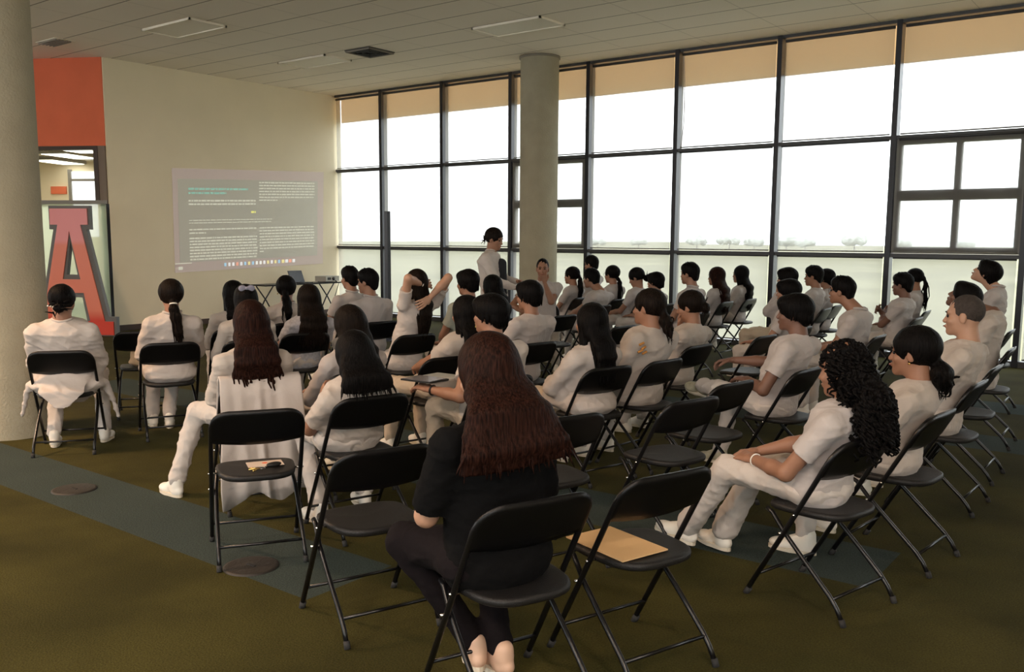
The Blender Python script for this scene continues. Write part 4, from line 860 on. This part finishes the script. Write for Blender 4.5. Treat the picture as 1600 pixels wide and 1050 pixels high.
add(16, 'young man in a cream tee with thick black hair, holding a tablet', hair='bowl', top='tee', topm='cream_cloth', near=2, w=1.1, s=1.03, sw=.185, yaw=22,
    arms=(((-.38, .10, .70), (-.2, -1, -.6), (-.3, 1, .2), (-.3, -.2, 1), .6), None), extra=(x_band(-1),), trm='beige_trouser')
add(17, 'broad young man in white with thick black hair, middle of the room', hair='bowl', hw=1.1, top='tee', near=1, w=1.08, s=1.04, sw=.18, yaw=8)
add(18, 'woman in black short-sleeved top with long straight reddish brown hair, nearest the camera', hair='long', hairm='hair_red', L=.27, hw=1.1, spread=1.75, rag=.035, top='tee', topm='black_cloth', trm='black_trouser', slv=.88, w=1.16, arms='phone', near=2, skin='skin_light', shoes='tan', yaw=8, pitch=-14,
    legs=((-.25, .36, .515), (-.02, .22, .12), (.10, .42, .515), (.05, .16, .10)), feet=((.35, 1, -.15), (-.15, 1, 0)), flare=.055, wr=.7)
add(20, 'man in white facing the audience, hand on chin, before the round column', hair='crop', hairm='hair', top='tee', near=1, face=1, w=1.12, sw=.19, s=1.04, arms=('chin', ((.22, .22, .70), (.9, -.2, -.5), (.3, 1, 0), (0, .2, 1), .5)), yaw=-6)
add(21, 'woman with a long dark ponytail in profile beside the round column', hair='pony', L=.40, kz=.0, top='tee', near=0, face=1, yaw=8)
add(22, 'man with short black hair sitting tallest beside the fourth mullion', hair='short', top='tee', near=0, face=1, w=1.05)
add(23, 'man with short black hair in a white shirt leaning forward under the taller man', hair='short', top='tee', near=0, w=1.1, nb=(0, -.12, -.0), yaw=-4)
add(24, 'woman with glasses and a low dark ponytail over her white shirt', hair='pony', L=.36, kz=-.06, top='tee', near=0, face=1, extra=(x_glasses,))
add(25, 'woman with black hair in a low bun, head bent, in front of the middle window', hair='bun', kz=-.06, bs=1.25, top='tee', near=0, pitch=-22, yaw=12)
add(26, 'young person with short thick black hair, small beside the fifth mullion', hair='bowl', top='tee', near=0, w=.9, s=.92, face=1)
add(27, 'woman with very long straight black hair in a white long-sleeved jacket', hair='long', L=.36, hw=1.1, spread=.9, top='coat', near=2, w=1.0, arms='clasp', roll=3, wr=.9, trm='beige_trouser')
add(28, 'person with dark hair tied low in a cream sweatshirt with orange print on the shoulder', hair='pony', hairm='hair_brown', L=.17, hw=1.3, kz=-.03, top='tee', long=1, topm='cream_cloth', near=1, w=1.3, sw=.20, yaw=14, roll=5, extra=(x_print,))
add(29, 'woman with a messy dark bun resting her face on her hand', hair='bun', hairm='hair_brown', kz=-.02, bs=1.2, top='tee', topm='cream_cloth', near=1, yaw=15, pitch=-8, arms=('chin', None))
add(30, 'man with short black hair sitting upright in profile next to the fifth mullion', hair='short', top='tee', collar=1, near=1, face=1, w=1.12, s=1.06, sw=.19)
add(31, 'woman with long wavy reddish hair in profile', hair='wavy', hairm='hair_red', L=.44, hw=1.15, top='tee', near=0, face=1)
add(32, 'woman with long straight black hair in profile, right of the wavy reddish hair', hair='long', L=.46, hw=.95, top='tee', near=0, face=1)
add(33, 'person with short dark hair and glasses holding a hand to the face, legs stretched out', hair='bowl', top='tee', long=1, near=1, face=1, arms=('chin', 'chin'), extra=(x_glasses,), trm='beige_trouser')
add(34, 'person with short black hair mostly hidden behind the man with crossed legs', hair='bowl', top='tee', near=1, yaw=10)
add(35, 'man in a white tee with one ankle crossed on his knee', hair='bowl', top='tee', near=2, w=1.1, s=1.04, sw=.185, yaw=14, skin='skin_dark', shoes='canvas', py=.0,
    legs=((-.20, .36, .60), (.02, .62, .58), (.13, .43, .52), (.13, .52, .085)), feet=((.25, 1, .12), (.12, 1, 0)), feetup=((-.5, .1, .9), (0, 0, 1)),
    arms=(((-.10, .20, .68), (-.8, -.6, -.5), (.3, 1, 0), (-.2, 0, 1), .5), ((.05, .40, .78), (.5, -.1, -1), (-.2, 1, -.15), (.1, 0, 1), .7)))
add(36, 'young man with swept-up black hair in profile behind the man with crossed legs', hair='short', top='tee', near=0, face=1, yaw=4)
add(37, 'person with rounded black hair just behind the swept-up hair', hair='bowl', top='tee', near=0)
add(38, 'man with glasses leaning forward in profile, white polo, short black hair', hair='short', top='tee', collar=1, near=1, face=1, w=1.18, s=1.05, sw=.19, nb=(0, -.12, -.01), extra=(x_glasses,), skin='skin', pitch=4, arms='clasp')
add(39, 'woman with big curly black hair in a white tee, hands clasped on her knee', hair='curly', L=.27, hw=1.08, top='tee', near=2, w=1.0, yaw=6, pitch=-8, arms=(((-.13, .31, .61), (-.6, -.5, -.8), (.25, 1, 0), (-.4, .1, 1), .6), ((-.02, .36, .62), (.6, -.4, -.6), (-.6, .8, -.1), (.1, .2, 1), .7)),
    legs=((-.12, .46, .53), (-.02, .78, .14), (.12, .45, .53), (.14, .68, .10)), feet=((-.1, 1, .15), (.2, 1, 0)), extra=(x_band(-1, 'silver', .003, 'bracelet'),), flare=.075)
add(40, 'woman with a low black ponytail and gold earring, second from the front right', hair='pony', L=.13, hw=1.7, kz=-.045, top='tee', topm='cream_cloth', near=2, w=1.02, yaw=10, face=1, extra=(x_earring, x_tie('silver', -.045)), legs=((-.14, .43, .52), (-.30, .36, .085), (.13, .43, .515), (.13, .44, .085)))
add(41, 'man with short black hair and dark skin looking away, arms folded', hair='short', top='tee', near=1, skin='skin_dark', yaw=-8, w=1.12, sw=.19, s=1.03, arms='crossed')
add(42, 'woman with a long thin dark ponytail behind the man with folded arms', hair='pony', L=.36, hw=.7, kz=.01, top='tee', near=1, yaw=-10)
add(43, 'man with closely cropped brown hair and fair skin, cream tee, right side', hair='crop', hairm='hair_crop', top='tee', topm='cream_cloth', near=2, skin='skin_light', face=1, w=1.15, s=1.05, sw=.19, yaw=6, hs=1.0)
add(44, 'man slumped with his head tilted back, dark hair, behind the cropped hair man', hair='bowl', top='tee', topm='cream_cloth', near=1, skin='skin_dark', pitch=30, roll=-8, w=1.2, s=1.04, sw=.19, nb=(0, -.18, .06))
add(45, 'young man looking up towards the ceiling, black hair, farthest right', hair='bowl', top='tee', collar=1, near=1, face=1, pitch=32, w=1.05, s=1.03, skin='skin_light', nb=(0, -.06, .02))
add(19, 'standing speaker in an open white coat over a dark top', stand=True, hair='bun', kz=-.01, bs=.7, hairm='hair_brown', top='coat', arms='stand', near=1, face=1, skin='skin', pitch=-12, yaw=-10, w=1.12, trm='dark_cloth', px=.0)
for pid in sorted(P): person(pid, POS[pid], P[pid])
# the speaker's dark top shows between the open coat fronts
sp_ = [o for o in bpy.data.objects if o.get('label', '').startswith('standing speaker')][0]
o = mesh_sdf([ec((0, .05, .84), (0, .055, 1.33), (.075, .085), (.060, .068), (1, 0, 0), .03)], .01); link('dark_top', *o, M['dark_cloth'], sp_)

# ------------------------------------------------------------------ chairs under the people
CH = {1: 'under the broad person beside the left column', 2: 'under the woman with the ponytail left of centre', 3: 'farthest left in the front rows, before the screen wall', 4: 'under the woman with the bow', 5: 'hidden under the hanging white coat', 6: 'seen edge-on under the woman before the black table',
      7: 'under the woman with very long dark hair on the left', 8: 'under the woman leaning left with long brown hair', 9: 'under the bent woman with shoulder-length black hair', 10: 'under the farther man by the window corner', 11: 'under the nearer man by the window corner', 12: 'under the person with hands behind the head',
      13: 'under the bowl-cut man in pale green', 14: 'below the standing speaker', 15: 'under the woman with the yellow claw clip', 16: 'under the man holding the tablet', 17: 'under the thick-haired man in the middle', 18: 'nearest the camera under the woman in black', 20: 'facing the audience before the round column', 21: 'under the ponytail woman beside the round column',
      22: 'under the tallest seated man by the windows', 23: 'under the man leaning forward by the windows', 24: 'under the woman with glasses and low ponytail', 25: 'under the woman with the low bun', 26: 'under the small person by the fifth mullion', 27: 'under the woman with the white jacket and very long hair', 28: 'under the person in the printed sweatshirt', 29: 'under the woman resting her face on her hand',
      30: 'under the upright man by the fifth mullion', 31: 'under the woman with wavy reddish hair', 32: 'under the black-haired woman in profile', 33: 'under the person with hands at the face', 34: 'behind the man with crossed legs', 35: 'under the man with crossed legs', 36: 'under the man with swept-up hair', 37: 'behind the man with swept-up hair',
      38: 'under the leaning man with glasses', 39: 'in front right under the curly-haired woman', 40: 'under the woman with the gold earring', 41: 'under the man with folded arms', 42: 'under the woman with the thin long ponytail', 43: 'under the man with cropped brown hair', 44: 'under the slumped man with his head back', 45: 'under the man looking up'}
for pid, d in CH.items():
    x, y, th = POS[pid][:3]; place_chair(x, y, th, 'black folding chair '+d)
EL = {'c3': 'empty, with a peach bag on its seat, left of the ponytail woman', 'c4': 'empty, with keys and papers on its seat', 'c7': 'empty, left of the woman in black', 'c9': 'with a manila envelope on its seat', 'c10': 'empty, just right of the woman in black',
      'c11': 'empty, nearer of the two side by side in the middle right', 'c12': 'empty, farther of the two side by side in the middle right', 'c20': 'empty, behind the cropped hair man on the right', 'c32': 'empty, small, in the middle distance right of the thick-haired man', 'c34': 'empty, between the long-haired woman and the printed sweatshirt', 'c39': 'empty, in front of the crossed-leg man'}
for k, d in EL.items(): place_chair(*EMPTY[k], 'black folding chair '+d)
for x, y, th, d in ((14.30, -6.35, 186, 'empty, at the right edge, nearest of the last row'), (14.22, -5.3, 184, 'empty, at the right edge, second of the last row'), (14.1, -4.3, 184, 'empty, at the right edge, third of the last row')):
    place_chair(x, y, th, 'black folding chair '+d)

# ------------------------------------------------------------------ things on and over the chairs
def chair_frame(x, y, th): return Matrix.Translation((x, y, 0))@Matrix.Rotation(math.radians(th)-PI/2, 4, 'Z')
def put(o, key, x=0, y=0, z=0, rz=0.): c = EMPTY[key] if isinstance(key, str) else POS[key][:3]; o.matrix_world = chair_frame(*c)@Matrix.Translation((x, y, z))@Matrix.Rotation(rz, 4, 'Z')
en = MB().box(-.165, -.115, 0, .165, .115, .005).obj('envelope', M['envelope']); tag(en, 'manila envelope lying on the seat of an empty chair beside the woman in black', 'envelope'); put(en, 'c9', -.06, .05, .455, 1.60)
MB().prism([(-.165, .115), (.165, .115), (0, .02)], .0015, (0, 0, .005), (1, 0, 0), (0, 1, 0), (0, 0, 1)).obj('flap', M['envelope'], en)
pp = MB().box(-.09, -.055, 0, .09, .055, .003).obj('booklet', M['paper']); tag(pp, 'small printed booklet with a red mark on the empty chair seat', 'booklet'); put(pp, 'c4', .045, .035, .455, .05)
MB().tube([(0, .01, .003), (0, .01, .004)], .014, 12).obj('red_mark', M['red'], pp)
kg = empty('keys', label='bunch of keys with a dark fob beside the booklet on the chair seat', cat='keys'); put(kg, 'c4', .05, -.055, .455, .4)
ring((-.03, 0, .006), (0, 0, 1), .016, .0015, 'key_ring', M['chrome'], kg)
for a in (2.3, 2.9, 3.6): MB().tube([(-.045, 0, .006), (-.045+.055*math.cos(a), .055*math.sin(a), .005)], .004, 6).obj('key', M['gold'], kg, True)
link('fob', *mesh_sdf([ell((.035, 0, .014), (.042, .022, .012), None, .01)], .004), M['strap'], kg)
b_ = mesh_sdf([ell((0, 0, .10), (.13, .09, .11), None, .02), ell((0, 0, .04), (.15, .11, .05), None, .02)], .01); V_ = wrinkle(b_[0], b_[1], .006, 20, 3); bo = link('cloth_bag', V_, b_[1], M['bag']); tag(bo, 'peach cloth bag on the empty chair left of the ponytail woman', 'bag'); put(bo, 'c3', 0.02, .0, .445)
ring((0, 0, .22), (0, 1, 0), .05, .008, 'handle', M['bag'], bo)
tb_ = empty('tablet', label='tablet in an open case held out by the man in the cream tee', cat='tablet'); put(tb_, 16, -.36, .19, .745, .3)
MB().box(-.09, -.12, 0, .09, .12, .010).obj('tablet_case', M['strap'], tb_); MB().box(-.082, -.112, .010, .082, .112, .013).obj('tablet_screen', M['phone'], tb_); MB().box(.095, -.12, -.004, .27, .12, .006).obj('case_cover', M['device'], tb_)
# white coat hung over the back of the chair behind the reddish-haired woman
def hung_coat():
    nu, rs = 61, np.random.RandomState(3); prof = [(-.02, .52), (-.045, .62), (-.085, .72), (-.115, .785), (-.155, .812), (-.195, .79), (-.205, .70), (-.21, .60), (-.215, .48), (-.22, .34), (-.225, .22), (-.23, .12)]; V = []
    for side in (0, 1):
        for j, (y, z) in enumerate(prof):
            dn = max(0, (.79-z)/.67) if j > 4 else .1; wd = .235+.045*dn*(j > 4)
            for i in range(nu):
                u = -1+2*i/(nu-1); fold = (math.sin(u*11+1.9*math.sin(u*3.1+z*2.2)+.7)*.65+.35*math.sin(u*19+2*math.sin(u*4)+z*4))*(.003+.028*dn)
                x = u*wd+.012*math.sin(z*9+u*4)*dn-.03*dn*u*(u < 0); V.append((x, y-(fold if j > 4 else 0)-(.0 if side == 0 else .009)*(1 if j > 4 else (-1 if j < 4 else 0)), z+(.0 if side == 0 else (.009 if 2 < j < 6 else 0))-(.04*math.sin(u*2.2+.8)**2+.05*max(0, -u)+.02*math.sin(u*7))*dn*(j > 7)))
    n = len(prof); o_ = n*nu; Fc = []
    for j in range(n-1):
        for i in range(nu-1): a = j*nu+i; Fc += [(a, a+1, a+nu+1, a+nu), (o_+a, o_+a+nu, o_+a+nu+1, o_+a+1)]
    for j in range(n-1): Fc += [(j*nu, (j+1)*nu, o_+(j+1)*nu, o_+j*nu), (j*nu+nu-1, o_+j*nu+nu-1, o_+(j+1)*nu+nu-1, (j+1)*nu+nu-1)]
    for i in range(nu-1): Fc += [(i, o_+i, o_+i+1, i+1), ((n-1)*nu+i, (n-1)*nu+i+1, o_+(n-1)*nu+i+1, o_+(n-1)*nu+i)]
    return V, Fc
hc = link('hanging_coat', *hung_coat(), M['coat_cloth']); tag(hc, 'white lab coat hanging over a chair back behind the reddish-haired woman in cream', 'coat'); put(hc, 5)
V, Fc = tube([(-.16, -.245, .50), (-.05, -.25, .475), (.03, -.25, .49), (.10, -.248, .515)], .008, 8); link('belt', V, Fc, M['coat_cloth'], hc)
